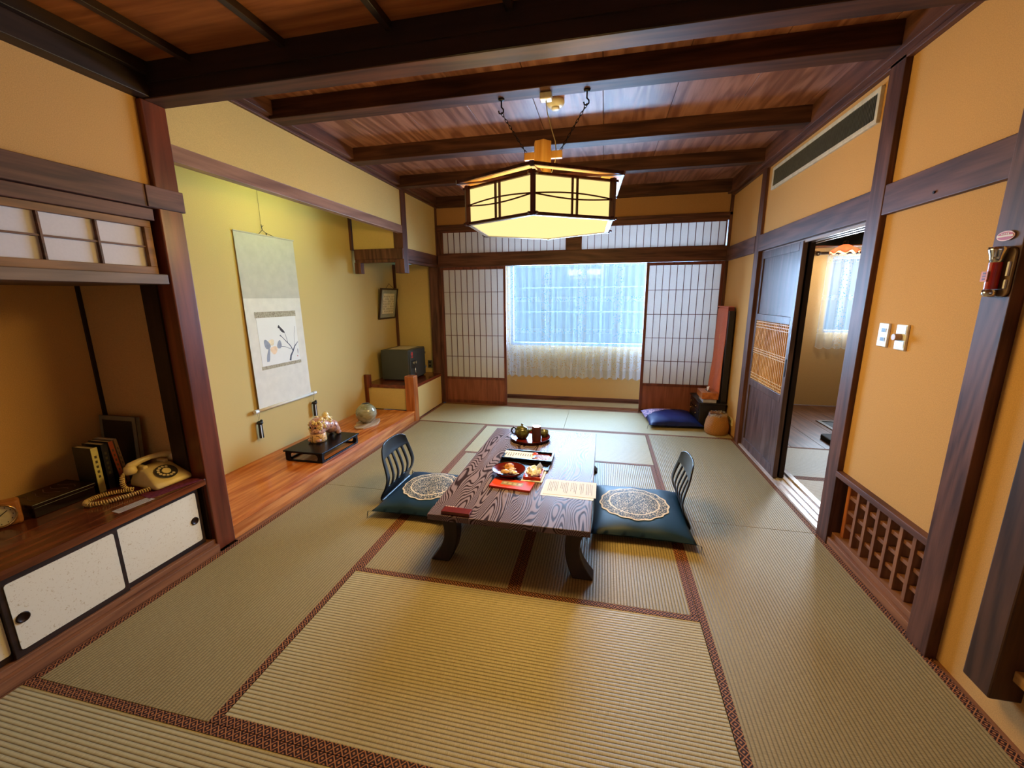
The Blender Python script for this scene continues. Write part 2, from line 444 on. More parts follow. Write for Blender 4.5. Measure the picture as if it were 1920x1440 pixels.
struct('trim_4', box((-.145, -.022), (.856, .98), (0, 2.452)), tokowood('z'), 'dark red polished pillar between shelf recess and alcove', 'pillar', bevel=.006)
struct('trim_5', boxes([((-.09, -.028), (.98, 3.553), (2.205, 2.285)), ((-.09, -.031), (.98, 3.553), (2.285, 2.289))]), wood('brown_lintel_wood', (120, 84, 66), (156, 116, 94), 'y', .4, .5), 'brown lintel board along the top of the tokonoma alcove', 'lintel', bevel=.003)
bm = boxes([((-.14, -.026), (3.53, 3.645), (1.775, 2.68)), ((-.64, -.03), (3.512, 3.60), (1.93, 2.045)), ((-.64, -.14), (3.522, 3.59), (1.895, 1.93)),
            ((-.65, -.572), (3.52, 3.59), (1.775, 1.90)), ((-.70, -.675), (3.53, 3.57), (2.04, 2.60))])
struct('trim_6', bm, darkwood('z'), 'hanging post and cross rail at the far end of the alcove', 'post', bevel=.002)
struct('trim_7', boxes([((-.10, -.026), (3.645, T0), (1.93, 2.052)), ((-.10, -.03), (3.645, T0), (1.895, 1.928))]), darkwood('y'), 'dark rail above the safe corner', 'rail', bevel=.002)
struct('trim_8', boxes([((-.145, -.026), (4.47, 4.62), (0, 1.91)), ((-.06, -.026), (4.49, 4.62), (1.9, 2.68)), ((-.70, -.668), (4.50, T0), (.43, 1.95))]), darkwood('z'), 'dark corner posts beside the left shoji screen', 'post', bevel=.002)
# near left rails
struct('trim_9', boxes([((-.10, -.018), (-3.2, .857), (1.945, 2.052)), ((-.10, -.012), (.80, .99), (1.947, 2.05)), ((-.10, -.034), (-3.2, .835), (1.885, 1.942))]), darkwood('y'), 'double rail above the small wall cabinet', 'rail', bevel=.003)
struct('trim_10', boxes([((-.08, .02), (-3.2, .875), (2.455, 2.545)), ((-.08, .045), (-3.2, .875), (2.545, 2.60))]), blackwood('y'), 'dark cornice above the left wall', 'cornice', bevel=.003)
# main beams
struct('trim_11', boxes([((-.2, 3.75), (.876, .984), (2.45, 2.85)), ]), beamwood('x'), 'great dark beam crossing the room overhead', 'beam', bevel=.004)
struct('trim_36', boxes([((-.2, 3.75), (.8745, .8765), (2.4525, 2.515)), ((-.2, 3.75), (.866, .8765), (2.515, 2.85))]), blackwood('x'), 'front face of the great beam with its shade put in as black', 'beam')  # the beam front is only in shade; black wood puts that into colour
for i, (a, b, lab) in enumerate(((1.665, 1.79, 'ceiling beam that carries the lantern chains'), (2.57, 2.69, 'second ceiling beam, just beyond the lantern'),
                                 (3.42, 3.52, 'third ceiling beam beyond the lantern'), (4.40, 4.56, 'last ceiling beam against the shoji wall'))):
    struct('trim_%d' % (12+i), box((0, 3.58), (a, b), (2.655, 2.80)), beamwood('x'), lab, 'beam', bevel=.004)
struct('trim_16', boxes([((-.10, .035), (.98, 4.6), (2.675, 2.80)), ((-.10, -.012), (.98, 4.6), (2.655, 2.675))]), darkwood('y'), 'wall plate under the ceiling on the left', 'beam', bevel=.003)
struct('trim_17', boxes([((3.545, 3.70), (.98, 4.6), (2.635, 2.80)), ((3.585, 3.70), (.98, 4.6), (2.612, 2.635))]), darkwood('y'), 'wall plate under the ceiling on the right', 'beam', bevel=.003)
# ceilings
bm = mk(); x = -.1
while x < 3.7:
    ab(bm, (x+.0015, x+.4485), (.98, 4.62), (2.765 + .0, 2.80)); x += .45
ab(bm, (-.2, 3.8), (.98, 4.65), (2.79, 2.86))
struct('ceiling', bm, plankwood('y'), 'reddish plank ceiling between the beams', 'ceiling', bevel=.002)
struct('ceiling_near', box((-.12, 3.75), (-3.3, .88), (2.60, 2.70)), wood('dark_ceiling_board', (128, 74, 38), (170, 106, 60), 'x', .6, .3), 'brown board ceiling over the viewer', 'ceiling')
for i, x in enumerate((.28, .79, 1.30, 1.81, 2.32, 2.83, 3.34)):
    struct('trim_%d' % (18+i), box((x-.015, x+.015), (-3.2, .868), (2.568, 2.60)), blackwood('y'), 'thin ceiling batten number %d from the left' % (i+1), 'batten', bevel=.002)

# back wall of the room
struct('wall_back', boxes([((XL, XR+.05), (4.545, 4.63), (2.44, 2.80)), ]), plaster('brown_ochre_plaster', (178, 132, 84)), 'narrow ochre plaster band above the transoms', 'wall')
struct('trim_25', boxes([((XL, 3.62), (T0-.01, 4.63), (1.90, 2.068)), ((XL, 3.62), (T0, 4.63), (2.355, 2.405)), ((XL, 3.62), (T0-.012, 4.63), (2.405, 2.44)), ((1.712, 1.890), (T0-.002, 4.63), (2.06, 2.36))]), darkwood('x'), 'dark lintel and frame above the shoji screens', 'lintel', bevel=.003)
struct('trim_26', boxes([((3.583, 3.66), (T0-.012, 4.63), (0, 2.68)), ((XL-.02, .035), (T0+.004, 4.63), (2.06, 2.36)), ((XL, .0), (T0+.004, 4.63), (0, 1.9))]), darkwood('z'), 'dark posts framing the shoji wall', 'post', bevel=.002)

def grid_lattice(bm, x0, x1, z0, z1, nx, nz, y0, y1, wx=.006, wz=.006):
    for i in range(1, nx):
        x = x0 + (x1-x0)*i/nx; ab(bm, (x-wx/2, x+wx/2), (y0, y1), (z0, z1))
    for j in range(1, nz):
        z = z0 + (z1-z0)*j/nz; ab(bm, (x0, x1), (y0+.001, y1-.001), (z-wz/2, z+wz/2))
REDFR = wood('reddish_shoji_frame', (84, 40, 30), (122, 66, 52), 'z', .45, .4)
def shoji(name, x0, x1, label, y=T0):
    t = struct_thing(name, ((x0+x1)/2, y+.015, 0), label, 'shoji screen')
    ya, yb = y+.006, y+.034
    part('frame', boxes([((x0, x0+.034), (ya, yb), (.006, 1.898)), ((x1-.034, x1), (ya, yb), (.006, 1.898)), ((x0+.034, x1-.034), (ya, yb), (1.862, 1.898)), ((x0+.034, x1-.034), (ya, yb), (.355, .385)), ((x0+.034, x1-.034), (ya, yb), (.006, .045))]), REDFR, t, bevel=.002)
    part('lower_panel', box((x0+.034, x1-.034), (ya+.010, yb-.010), (.045, .355)), wood('shoji_board', (116, 62, 44), (146, 86, 64), 'z', .5, .35), t)
    bm = mk(); grid_lattice(bm, x0+.034, x1-.034, .385, 1.862, 10, 5, ya+.003, ya+.014)
    part('lattice', bm, REDFR, t)
    part('paper', box((x0+.034, x1-.034), (ya+.016, ya+.0165), (.385, 1.862)), paper(), t)
    return t
shoji('door_1', -.0, .916, 'left shoji screen with unlit cream paper')
shoji('door_2', 2.70, 3.585, 'right shoji screen glowing blue with daylight')
for nm, x0, x1, lab in (('window_1', .036, 1.712, 'left paper transom above the shoji screens'), ('window_2', 1.890, 3.57, 'right paper transom glowing blue above the shoji screens')):
    t = struct_thing(nm, ((x0+x1)/2, T0+.02, 2.07), lab, 'transom')
    bm = mk(); grid_lattice(bm, x0, x1, 2.068, 2.355, 20, 1, T0+.010, T0+.022)
    ab(bm, (x0, x0+.012), (T0+.006, T0+.03), (2.068, 2.355)); ab(bm, (x1-.012, x1), (T0+.006, T0+.03), (2.068, 2.355)); ab(bm, (x0, x1), (T0+.006, T0+.03), (2.068, 2.078)); ab(bm, (x0, x1), (T0+.006, T0+.03), (2.343, 2.355))
    part('lattice', bm, REDFR, t)
    part('paper', box((x0, x1), (T0+.024, T0+.0245), (2.068, 2.355)), paper(), t)

# veranda beyond the shoji
struct('wall_veranda', boxes([((-.1, 3.7), (5.0, 5.12), (0, .80)), ((-.1, .87), (5.0, 5.12), (.80, 2.6)), ((3.46, 3.75), (5.0, 5.12), (.80, 2.6)), ((.87, 3.46), (5.0, 5.12), (2.42, 2.6)),
    ((-.14, -.04), (4.62, 5.12), (0, 2.6)), ((3.63, 3.73), (4.62, 5.12), (0, 2.6))]), plaster('veranda_plaster', (206, 170, 112)), 'ochre wall of the veranda below the window', 'wall')
struct('ceiling_veranda', box((-.14, 3.75), (4.62, 5.12), (2.5, 2.6)), plankwood('x'), 'boarded ceiling of the veranda', 'ceiling')
struct('baseboard_veranda', boxes([((-.04, 3.63), (4.978, 5.0), (-.05, .055))]), darkwood('x'), 'dark baseboard under the veranda window', 'baseboard', bevel=.003)
t = struct_thing('window_3', (2.16, 5.06, .80), 'wide window behind the lace curtain', 'window')
bm = boxes([((.87, 3.46), (5.03, 5.09), (.80, .84)), ((.87, 3.46), (5.03, 5.09), (2.38, 2.42)), ((.87, .91), (5.03, 5.09), (.84, 2.38)), ((3.42, 3.46), (5.03, 5.09), (.84, 2.38)),
            ((2.15, 2.18), (5.05, 5.075), (.84, 2.38)), ((.91, 3.42), (5.05, 5.07), (1.28, 1.288)), ((.91, 3.42), (5.05, 5.07), (1.62, 1.628))])
part('window_frame', bm, plain('grey_aluminium', (104, 122, 134), .6, .2), t)
part('pane', box((.91, 3.42), (5.058, 5.062), (.84, 2.38)), glass(), t)
def curtain(name, x0, x1, z0, z1, y, label, pitch=.105, amp=.02, seed=1):
    r = random.Random(seed); t = thing(name, ((x0+x1)/2, y, z0), label, 'curtain')
    bm = mk(); uvl = bm.loops.layers.uv.new('UVMap'); nx = int((x1-x0)/.009); nz = 16; rows = []
    ph = [r.uniform(-.5, .5) for _ in range(80)]
    for j in range(nz+1):
        f = j/nz; row = []
        for i in range(nx+1):
            xx = x0 + (x1-x0)*i/nx; q = (xx-x0)/pitch; k = int(q); fr = q-k
            p = 2*PI*(q + (ph[k]*(1-fr)+ph[k+1]*fr)*.5)
            a = amp*(1.0-.45*f)
            # folds fan out a little toward the hem
            X = xx + a*.35*math.cos(p)*.5
            Y = y + a*math.sin(p) + .004*math.sin(3.1*p+f*5)
            Z = z0 + (z1-z0)*f + (.012*math.sin(p+1.0) if j == 0 else 0)
            row.append(bm.verts.new((X, Y, Z)))
        rows.append(row)
    for j in range(nz):
        for i in range(nx):
            f = bm.faces.new((rows[j][i], rows[j][i+1], rows[j+1][i+1], rows[j+1][i]))
            for l, (a, b) in zip(f.loops, ((i, j), (i+1, j), (i+1, j+1), (i, j+1))): l[uvl].uv = (x0+(x1-x0)*a/nx*1.25, z0+(z1-z0)*b/nz)
    part('cloth', bm, lace(), t, smooth=True)
    return t
t = curtain('lace_curtain', .84, 3.48, .355, 2.44, 4.93, 'wide white lace curtain hanging over the veranda window', seed=3)
bm = mk(); tube(bm, [(.78, 4.93, 2.455), (3.52, 4.93, 2.455)], .009); part('curtain_rail', bm, plain('rail_metal', (150, 150, 150), .4, .5, .6), t)

# right wall
LT = .06
struct('wall_right', boxes([
    ((XR+.008, XR+.09), (3.58, T0+.02), (0, 2.68)),
    ((XR+.008, XR+.09), (1.79, 3.60), (2.04, 2.68)),
    ((XR+.008, XR+.09), (.95, 1.70), (.47, 2.68)),
    ((XR+.008, XR+.09), (-3.3, .87), (0, 2.62)),
]), PL, 'ochre plaster wall on the right', 'wall')
struct('trim_27', box((3.592, 3.70), (3.47, 3.585), (0, 2.63)), darkwood('z'), 'dark post beside the closed side of the sliding door', 'post', bevel=.003)
struct('trim_28', box((3.585, 3.745), (1.69, 1.81), (0, 2.63)), darkwood('z'), 'dark post between doorway and light switches', 'post', bevel=.003)
struct('trim_29', box((3.575, 3.72), (.856, .972), (0, 2.46)), darkwood('z'), 'dark post that carries the red torch', 'post', bevel=.003)
bm = boxes([((3.588, 3.70), (3.585, T0), (1.893, 2.048)), ((3.590, 3.79), (1.81, 3.47), (1.893, 2.04)), ((3.588, 3.70), (.972, 1.69), (1.893, 2.04)), ((3.588, 3.70), (-3.2, .856), (1.893, 2.04))])
struct('trim_30', bm, darkwood('y'), 'dark picture rail running along the right wall', 'rail', bevel=.003)
struct('trim_31', boxes([((3.63, 3.645), (1.81, 3.47), (1.872, 1.893)), ((3.68, 3.695), (1.81, 3.47), (1.872, 1.893)), ((3.735, 3.75), (1.81, 3.47), (1.872, 1.893))]), wood('rail_groove_wood', (150, 130, 124), (182, 165, 158), 'y', .3, .6), 'grooved head rail of the doorway', 'rail')
# post stopping above the floor and closet sill, right foreground
struct('trim_32', box((3.525, 3.66), (.528, .635), (.15, 2.455)), wood('dark_brown_post', (50, 30, 20), (84, 54, 38), 'z', .5, .4), 'thick brown post that ends above the floor at the right edge', 'post', bevel=.006)
bm = boxes([((3.575, 3.72), (-1.4, .53), (.235, .275)), ((3.60, 3.72), (-1.4, .53), (.275, .31))])
struct('trim_33', bm, palewood('y'), 'light wooden closet sill at the right edge', 'sill', bevel=.003)
t = struct_thing('door_4', (3.63, .05, .31), 'papered closet door above the light wooden sill', 'closet door')
part('door_paper', box((3.628, 3.634), (-.85, .50), (.33, 1.89)), paper('fusuma_paper', (214, 204, 182), .0), t)
part('frame', boxes([((3.622, 3.642), (.485, .528), (.31, 1.89)), ((3.622, 3.642), (-.87, .485), (.31, .33))]), darkwood('z'), t)
struct('wall_right_header', box((XR-.01, XR+.09), (-3.3, .53), (1.89, 1.9)), PL, 'thin plaster edge above the closet', 'wall')

# floor level lattice window
t = struct_thing('window_4', (3.65, 1.33, 0), 'square wooden lattice opening at floor level', 'lattice window')
part('cap_rail', box((3.578, 3.70), (.972, 1.69), (.445, .478)), darkwood('y'), t, bevel=.003)
bm = boxes([((3.590, 3.72), (.972, 1.69), (0.004, .05)), ((3.610, 3.70), (.972, 1.69), (.05, .082))]); part('base_rail', bm, midwood('y'), t, bevel=.003)
part('side_stile', boxes([((3.635, 3.69), (1.625, 1.655), (.082, .445))]), orangewood('z'), t, bevel=.002)
for i in range(7):
    y = 1.02 + i*.0865
    part('upright_bar', box((3.628, 3.682), (y-.011, y+.011), (.082, .445)), midwood('z'), t, bevel=.001)
for z in (.165, .255, .345):
    part('cross_bar', box((3.638, 3.672), (.972, 1.64), (z-.010, z+.010)), midwood('y'), t, bevel=.001)
# air grille
t = thing('air_grille', (3.61, 2.62, 2.40), 'long dark air grille with a white frame high on the right wall', 'vent')
bm = mk(); ringframe(bm, [(1.885, 2.395), (3.345, 2.395), (3.345, 2.575), (1.885, 2.575)], [(1.91, 2.42), (3.32, 2.42), (3.32, 2.55), (1.91, 2.55)], 3.596, 3.615, 'x')
part('frame', bm, plain('cream_painted_metal', (204, 196, 176), .5), t, bevel=.002)
part('backing', box((3.612, 3.6155), (1.91, 3.32), (2.42, 2.55)), plain('grille_dark', (24, 24, 20), .8), t)
bm = mk()
for i in range(94):
    y = 1.918 + i*.015; ab(bm, (3.600, 3.611), (y, y+.004), (2.42, 2.55))
for z in (2.452, 2.484, 2.516): ab(bm, (3.606, 3.610), (1.91, 3.32), (z, z+.002))
part('slats', bm, plain('grille_slats', (92, 90, 74), .6), t)

# sliding wooden doors stacked beside the doorway
def lattice_door(name, x, y0, y1, label, pull=True):
    t = struct_thing(name, (x, (y0+y1)/2, .012), label, 'sliding door'); xa, xb = x, x+.034
    DW = wood('door_wood', (64, 44, 42), (104, 80, 78), 'z', .35, .5)
    part('frame', boxes([((xa, xb), (y0, y0+.055), (.012, 1.885)), ((xa, xb), (y1-.055, y1), (.012, 1.885)), ((xa, xb), (y0+.055, y1-.055), (1.82, 1.885)), ((xa, xb), (y0+.055, y1-.055), (1.265, 1.325)), ((xa, xb), (y0+.055, y1-.055), (.64, .705)), ((xa, xb), (y0+.055, y1-.055), (.012, .095))]), DW, t, bevel=.003)
    part('upper_panel', box((xa+.012, xb-.008), (y0+.055, y1-.055), (1.325, 1.82)), DW, t)
    part('lower_panel', box((xa+.012, xb-.008), (y0+.055, y1-.055), (.095, .64)), DW, t)
    part('grille_backing', box((xa+.022, xa+.026), (y0+.055, y1-.055), (.705, 1.265)), orangewood('z'), t, label='wooden backing with lamp glow put into its orange')  # orange tone carries the lamp's glow on this backing
    bm = mk(); a, b = y0+.055, y1-.055
    n = 20
    for i in range(n+1):
        y = a+.008+(b-a-.016)*i/n; ab(bm, (xa+.004, xa+.018), (y-.004, y+.004), (.705, 1.265))
    for z in (.716, .742, .768, .965, .985, 1.005, 1.205, 1.23, 1.254): ab(bm, (xa+.002, xa+.016), (a, b), (z-.0035, z+.0035))
    part('fine_grille', bm, palewood('z'), t, label='pale fine lattice grille')
    if pull: part('pull', box((xa-.003, xa+.002), (y0+.018, y0+.036), (.86, 1.0)), plain('black_metal', (20, 18, 18), .35, .5, .5), t)
    return t
lattice_door('door_3', 3.622, 2.63, 3.465, 'dark sliding door with a pale lattice grille in its middle')
t = struct_thing('door_5', (3.69, 3.06, .012), 'plain dark sliding door hidden behind the lattice door', 'sliding door')
part('panel', box((3.674, 3.712), (2.645, 3.465), (.012, 1.885)), blackwood('z'), t, bevel=.003)

# next room
struct('wall_next_room', boxes([((3.68, 6.9), (5.33, 5.45), (0, 1.0)), ((3.68, 5.06), (5.33, 5.45), (1.0, 2.6)), ((5.98, 6.9), (5.33, 5.45), (1.0, 2.6)), ((5.06, 5.98), (5.33, 5.45), (1.98, 2.6)),
    ((6.8, 6.9), (-.6, 5.4), (0, 2.6)), ((3.68, 6.9), (-.7, -.6), (0, 2.6)), ((3.72, 3.80), (3.49, 5.4), (0, 2.6)), ((3.70, 3.80), (-.7, .856), (0, 2.6))]), plaster('next_room_plaster', (186, 156, 110)), 'dim ochre walls of the next room', 'wall')
struct('ceiling_next_room', box((3.70, 6.9), (-.7, 5.45), (2.5, 2.6)), blackwood('y'), 'black ceiling of the next room', 'ceiling')
bm = mk(); y = 3.49
x = 3.8
while x < 6.8:
    ab(bm, (x+.001, x+.299), (3.49, 5.33), (-.055, .0)); x += .3
struct('floor_next_room', bm, wood('worn_floor_boards', (78, 52, 40), (120, 86, 66), 'y', .4, .4), 'dark wooden floor boards of the next room', 'floor', bevel=.002)
struct('trim_34', box((3.80, 6.8), (5.15, 5.33), (2.095, 2.26)), plain('black_beam', (14, 12, 12), .7), 'black beam above the window of the next room', 'beam')
struct('trim_35', box((3.80, 6.8), (5.13, 5.33), (2.082, 2.095)), midwood('x'), 'thin rail below the black beam', 'rail')
t = struct_thing('window_5', (5.52, 5.39, 1.0), 'small window behind the lace curtain of the next room', 'window')
part('window_frame', boxes([((5.06, 5.98), (5.36, 5.42), (1.0, 1.03)), ((5.06, 5.98), (5.36, 5.42), (1.95, 1.98)), ((5.06, 5.09), (5.36, 5.42), (1.03, 1.95)), ((5.95, 5.98), (5.36, 5.42), (1.03, 1.95)), ((5.50, 5.54), (5.37, 5.41), (1.03, 1.95))]), plain('grey_aluminium', (104, 122, 134), .6, .2), t)
part('pane', box((5.09, 5.95), (5.388, 5.392), (1.03, 1.95)), glass(), t)
t = curtain('lace_curtain', 4.97, 6.05, .80, 1.985, 5.27, 'small lace curtain in the next room seen through the doorway', seed=5)
bm = mk(); tube(bm, [(4.86, 5.25, 2.01), (6.1, 5.25, 2.01)], .016, 10); ball(bm, (4.85, 5.25, 2.01), .03, 12)
for i in range(11): tube(bm, [(4.98+i*.1, 5.25+.022*math.cos(a), 2.008+.022*math.sin(a)) for a in [2*PI*k/10 for k in range(11)]], .003, 5, False)
part('curtain_pole', bm, plain('dark_curtain_pole', (40, 28, 24), .3), t, label='dark wooden curtain pole')
# frilled pendant lamp
t = thing('pendant_lamp', (4.84, 4.62, 1.96), 'small pendant lamp with a frilled pink glass shade in the next room', 'lamp')
bm = mk(); R0 = [(.028, 2.045), (.05, 2.035), (.085, 2.01), (.118, 1.985), (.14, 1.962)]; seg = 64; rings = []
for j, (r, z) in enumerate(R0):
    k = (j/4)**2; rings.append([bm.verts.new((4.84+r*(1+.06*k*math.cos(8*a))*math.cos(a), 4.62+r*(1+.06*k*math.cos(8*a))*math.sin(a), z+.014*k*math.cos(8*a))) for a in [2*PI*i/seg for i in range(seg)]])
for a, b in zip(rings[:-1], rings[1:]):
    for i in range(seg): bm.faces.new((a[i], a[(i+1)%seg], b[(i+1)%seg], b[i]))
part('glass_shade', bm, paper('pink_milk_glass', (236, 170, 140), .6), t, smooth=True, solid=.003)
bm = mk(); ball(bm, (4.84, 4.62, 1.99), .026); part('bulb', bm, emit('warm_bulb', (1, .72, .42), 12), t, smooth=True)
pl_ = bpy.data.lights.new('pendant_light', 'POINT'); pl_.energy = 34; pl_.color = (1, .78, .5); pl_.shadow_soft_size = .04
po_ = bpy.data.objects.new('pendant_light', pl_); COL.objects.link(po_); po_.parent = t; po_.location = (0, 0, -.01)
bm = mk(); tube(bm, [(4.84, 4.62, 2.5), (4.84, 4.62, 2.06)], .004); lathe(bm, [(.0, 2.09), (.022, 2.085), (.026, 2.04), (0, 2.035)], (4.84, 4.62, 0), 16); part('cord', bm, plain('black_cord', (16, 14, 14), .5), t)
t = thing('floor_hatch', (4.98, 4.33, 0), 'dark floor hatch with a pale frame in the wooden floor', 'hatch')
bm = mk(); ringframe(bm, [(4.76, 4.13), (5.3, 4.13), (5.3, 4.52), (4.76, 4.52)], [(4.80, 4.17), (5.26, 4.17), (5.26, 4.48), (4.80, 4.48)], 0, .012, 'z'); part('frame', bm, plain('worn_metal', (120, 116, 110), .4, .5, .5), t)
part('lid', box((4.80, 5.26), (4.17, 4.48), (0, .006)), plain('hatch_black', (14, 13, 13), .6), t)
bm = mk(); prism(bm, rrect(4.50, 4.72, 3.60, 3.86, .05), .001, .05); solo('slipper', bm, plain('black_felt', (18, 17, 18), .8), 'black slipper lying on the wooden floor near the mats', 'slipper', bevel=.012)

# enclosure behind the viewer
struct('wall_near', boxes([((-.2, 3.75), (-3.35, -3.25), (0, .9)), ((-.2, .5), (-3.35, -3.25), (.9, 2.7)), ((2.9, 3.75), (-3.35, -3.25), (.9, 2.7)), ((.5, 2.9), (-3.35, -3.25), (2.1, 2.7))]), PL, 'plaster wall behind the viewer', 'wall')
struct('window_6', box((.5, 2.9), (-3.31, -3.305), (.9, 2.1)), paper(), 'paper window added behind the viewer for the fill light', 'window')  # made-up window, added to let the fill light in

# ------------------------------------------------------------------ tokonoma platform and side shelf
t = thing('tokonoma_platform', (-.37, 2.27, 0), 'polished orange brown wooden step along the left wall under the scroll', 'platform')
part('top_board', box((-.70, XL), (.98, 3.585), (.085, .125)), redwood('y'), t, bevel=.003)
part('front_board', box((-.70, XL-.006), (.98, 3.585), (-.05, .085)), wood('orange_step_front', (172, 96, 44), (222, 146, 80), 'y', .25, .5), t, bevel=.002)
t = thing('safe_shelf', (-.37, 4.07, 0), 'low plastered cupboard with a dark red top board under the safe', 'cupboard')
part('top_board', box((-.70, XL), (3.60, T0-.002), (.40, .44)), wood('dark_red_board', (84, 34, 20), (122, 56, 34), 'y', .18, .55), t, bevel=.003)
part('front_panel', box((-.06, XL-.004), (3.70, 4.49), (.006, .40)), plaster('shelf_plaster', (214, 182, 116)), t)
part('side_panel', box((-.655, -.15), (3.61, 3.64), (.127, .40)), PLT, t)
part('corner_post', box((-.145, XL+.008), (3.585, 3.70), (-.05, .56)), orangewood('z'), t, bevel=.008, label='orange corner post')
part('rear_post', boxes([((-.70, -.615), (3.59, 3.625), (.395, .56)), ((-.70, -.655), (3.59, 3.625), (.127, .40))]), wood('dark_red_board', (84, 34, 20), (122, 56, 34), 'z', .18, .55), t, bevel=.003)
part('bottom_strip', box((-.05, XL+.002), (3.70, 4.49), (-.05, .010)), darkwood('y'), t)

# ------------------------------------------------------------------ left cabinets
t = thing('low_cabinet', (-.30, 0, 0), 'low cabinet with white sliding doors and black edges on the left', 'cabinet')
part('base_rail', boxes([((-.42, -.004), (-.88, .856), (.002, .052)), ((-.42, -.03), (-.88, .856), (.052, .082))]), midwood('y'), t, bevel=.003)
part('back_of_opening', box((-.44, -.42), (-.88, .856), (.082, .43)), blackwood('y'), t)
part('side_board', box((-.42, -.05), (.845, .856), (.082, .437)), blackwood('z'), t); part('side_board', box((-.42, -.05), (-.88, -.87), (.082, .437)), blackwood('z'), t)
FU = spotted('flecked_cream_paper', (224, 214, 194), (196, 176, 142), 120, .36, .75)
def fus(x, y0, y1, pully):
    d = part('sliding_door', box((x-.018, x-.003), (y0, y1), (.083, .432)), blackwood('y'), t, bevel=.002)
    m = mk(); prism(m, rrect(y0+.020, y1-.020, .112, .408, .010, 3), x-.004, x, 'x'); part('paper_panel', m, FU, d)
    m = mk(); lathe(m, [(0, .001), (.015, .001), (.017, .004), (.021, .004), (.022, 0)], seg=28)
    bmesh.ops.rotate(m, verts=m.verts, cent=(0,0,0), matrix=Matrix.Rotation(PI/2, 3, 'Y')); bmesh.ops.translate(m, verts=m.verts, vec=(x, pully, .245))
    part('finger_pull', m, plain('dark_bronze', (44, 26, 18), .35, .5, .6), d, smooth=True)
fus(-.052, .385, .822, .775); fus(-.036, -.012, .402, .035); fus(-.052, -.43, .005, -.38); fus(-.036, -.86, -.415, -.8)
solo('wooden_counter', box((-.70, -.018), (-.87, .850), (.438, .476)), wood('polished_counter_wood', (76, 32, 18), (122, 62, 32), 'y', .16, .6, bump=.03), 'long polished red brown counter board on top of the low cabinet', 'counter', bevel=.003)
t = thing('wall_cabinet', (-.12, -.2, 1.565), 'small wall cabinet with paper sliding doors above the shelf recess', 'cabinet')
part('bottom_board', box((-.70, -.014), (-.88, .838), (1.572, 1.622)), wood('grey_brown_board', (84, 62, 50), (120, 94, 78), 'y', .5, .4), t, bevel=.003)
part('top_board', box((-.70, -.09), (-.88, .838), (1.885, 1.945)), blackwood('y'), t)
part('side_board', box((-.66, -.10), (.846, .858), (1.62, 1.885)), blackwood('z'), t)
def tenb(x, y0, y1):
    d = part('sliding_door', boxes([((x-.026, x), (y0, y1), (1.852, 1.884)), ((x-.026, x), (y0, y1), (1.623, 1.660)), ((x-.026, x), (y0, y0+.030), (1.66, 1.852)), ((x-.026, x), (y1-.034, y1), (1.66, 1.852))]), wood('amber_frame_wood', (104, 66, 36), (146, 98, 56), 'y', .5, .35), t, bevel=.002)
    part('paper', box((x-.022, x-.020), (y0+.03, y1-.034), (1.66, 1.852)), paper('cabinet_paper', (214, 208, 212), 0), d)
    m = mk(); a, b = y0+.03, y1-.034
    for i in range(1, 3): ab(m, (x-.020, x-.004), (a+(b-a)*i/3-.004, a+(b-a)*i/3+.004), (1.66, 1.852))
    ab(m, (x-.018, x-.008), (a, b), (1.753, 1.761)); part('lattice', m, darkwood('y'), d)
tenb(-.054, .155, .826); tenb(-.084, -.52, .19); tenb(-.054, -.87, -.49)

# ------------------------------------------------------------------ lantern over the table
LX, LY, LR, LA = 1.81, 1.75, .472, .048; ZB, ZT = 1.915, 2.105
t = thing('hanging_lantern', (LX, LY, 1.90), 'hexagonal paper and wood lantern glowing above the low table', 'lamp')
def hv(r, k, z): a = LA + k*PI/3; return Vector((LX + r*math.sin(a), LY - r*math.cos(a), z))
def bar(bm, p, q, wd, h):
    p, q = Vector(p), Vector(q); d = (q-p).normalized()
    up = Vector((0,0,1)) if abs(d.z) < .9 else Vector((LX-p.x, LY-p.y, 0)).normalized()
    s = d.cross(up).normalized(); u = s.cross(d)
    vs = [bm.verts.new(c + s*a*wd/2 + u*b*h/2) for c in (p, q) for a, b in ((-1,-1),(1,-1),(1,1),(-1,1))]
    for f in ((0,1,2,3),(7,6,5,4),(0,4,5,1),(1,5,6,2),(2,6,7,3),(3,7,4,0)): bm.faces.new([vs[i] for i in f])
LW = wood('lantern_dark_wood', (62, 26, 18), (100, 50, 34), 'z', .45, .4); LG = wood('lantern_honey_wood', (196, 132, 50), (226, 168, 84), 'z', .45, .4)
for k in range(6):
    bm = mk(); bar(bm, hv(LR, k, ZB-.012), hv(LR, k, ZT+.014), .026, .026); part('corner_post', bm, LW, t)
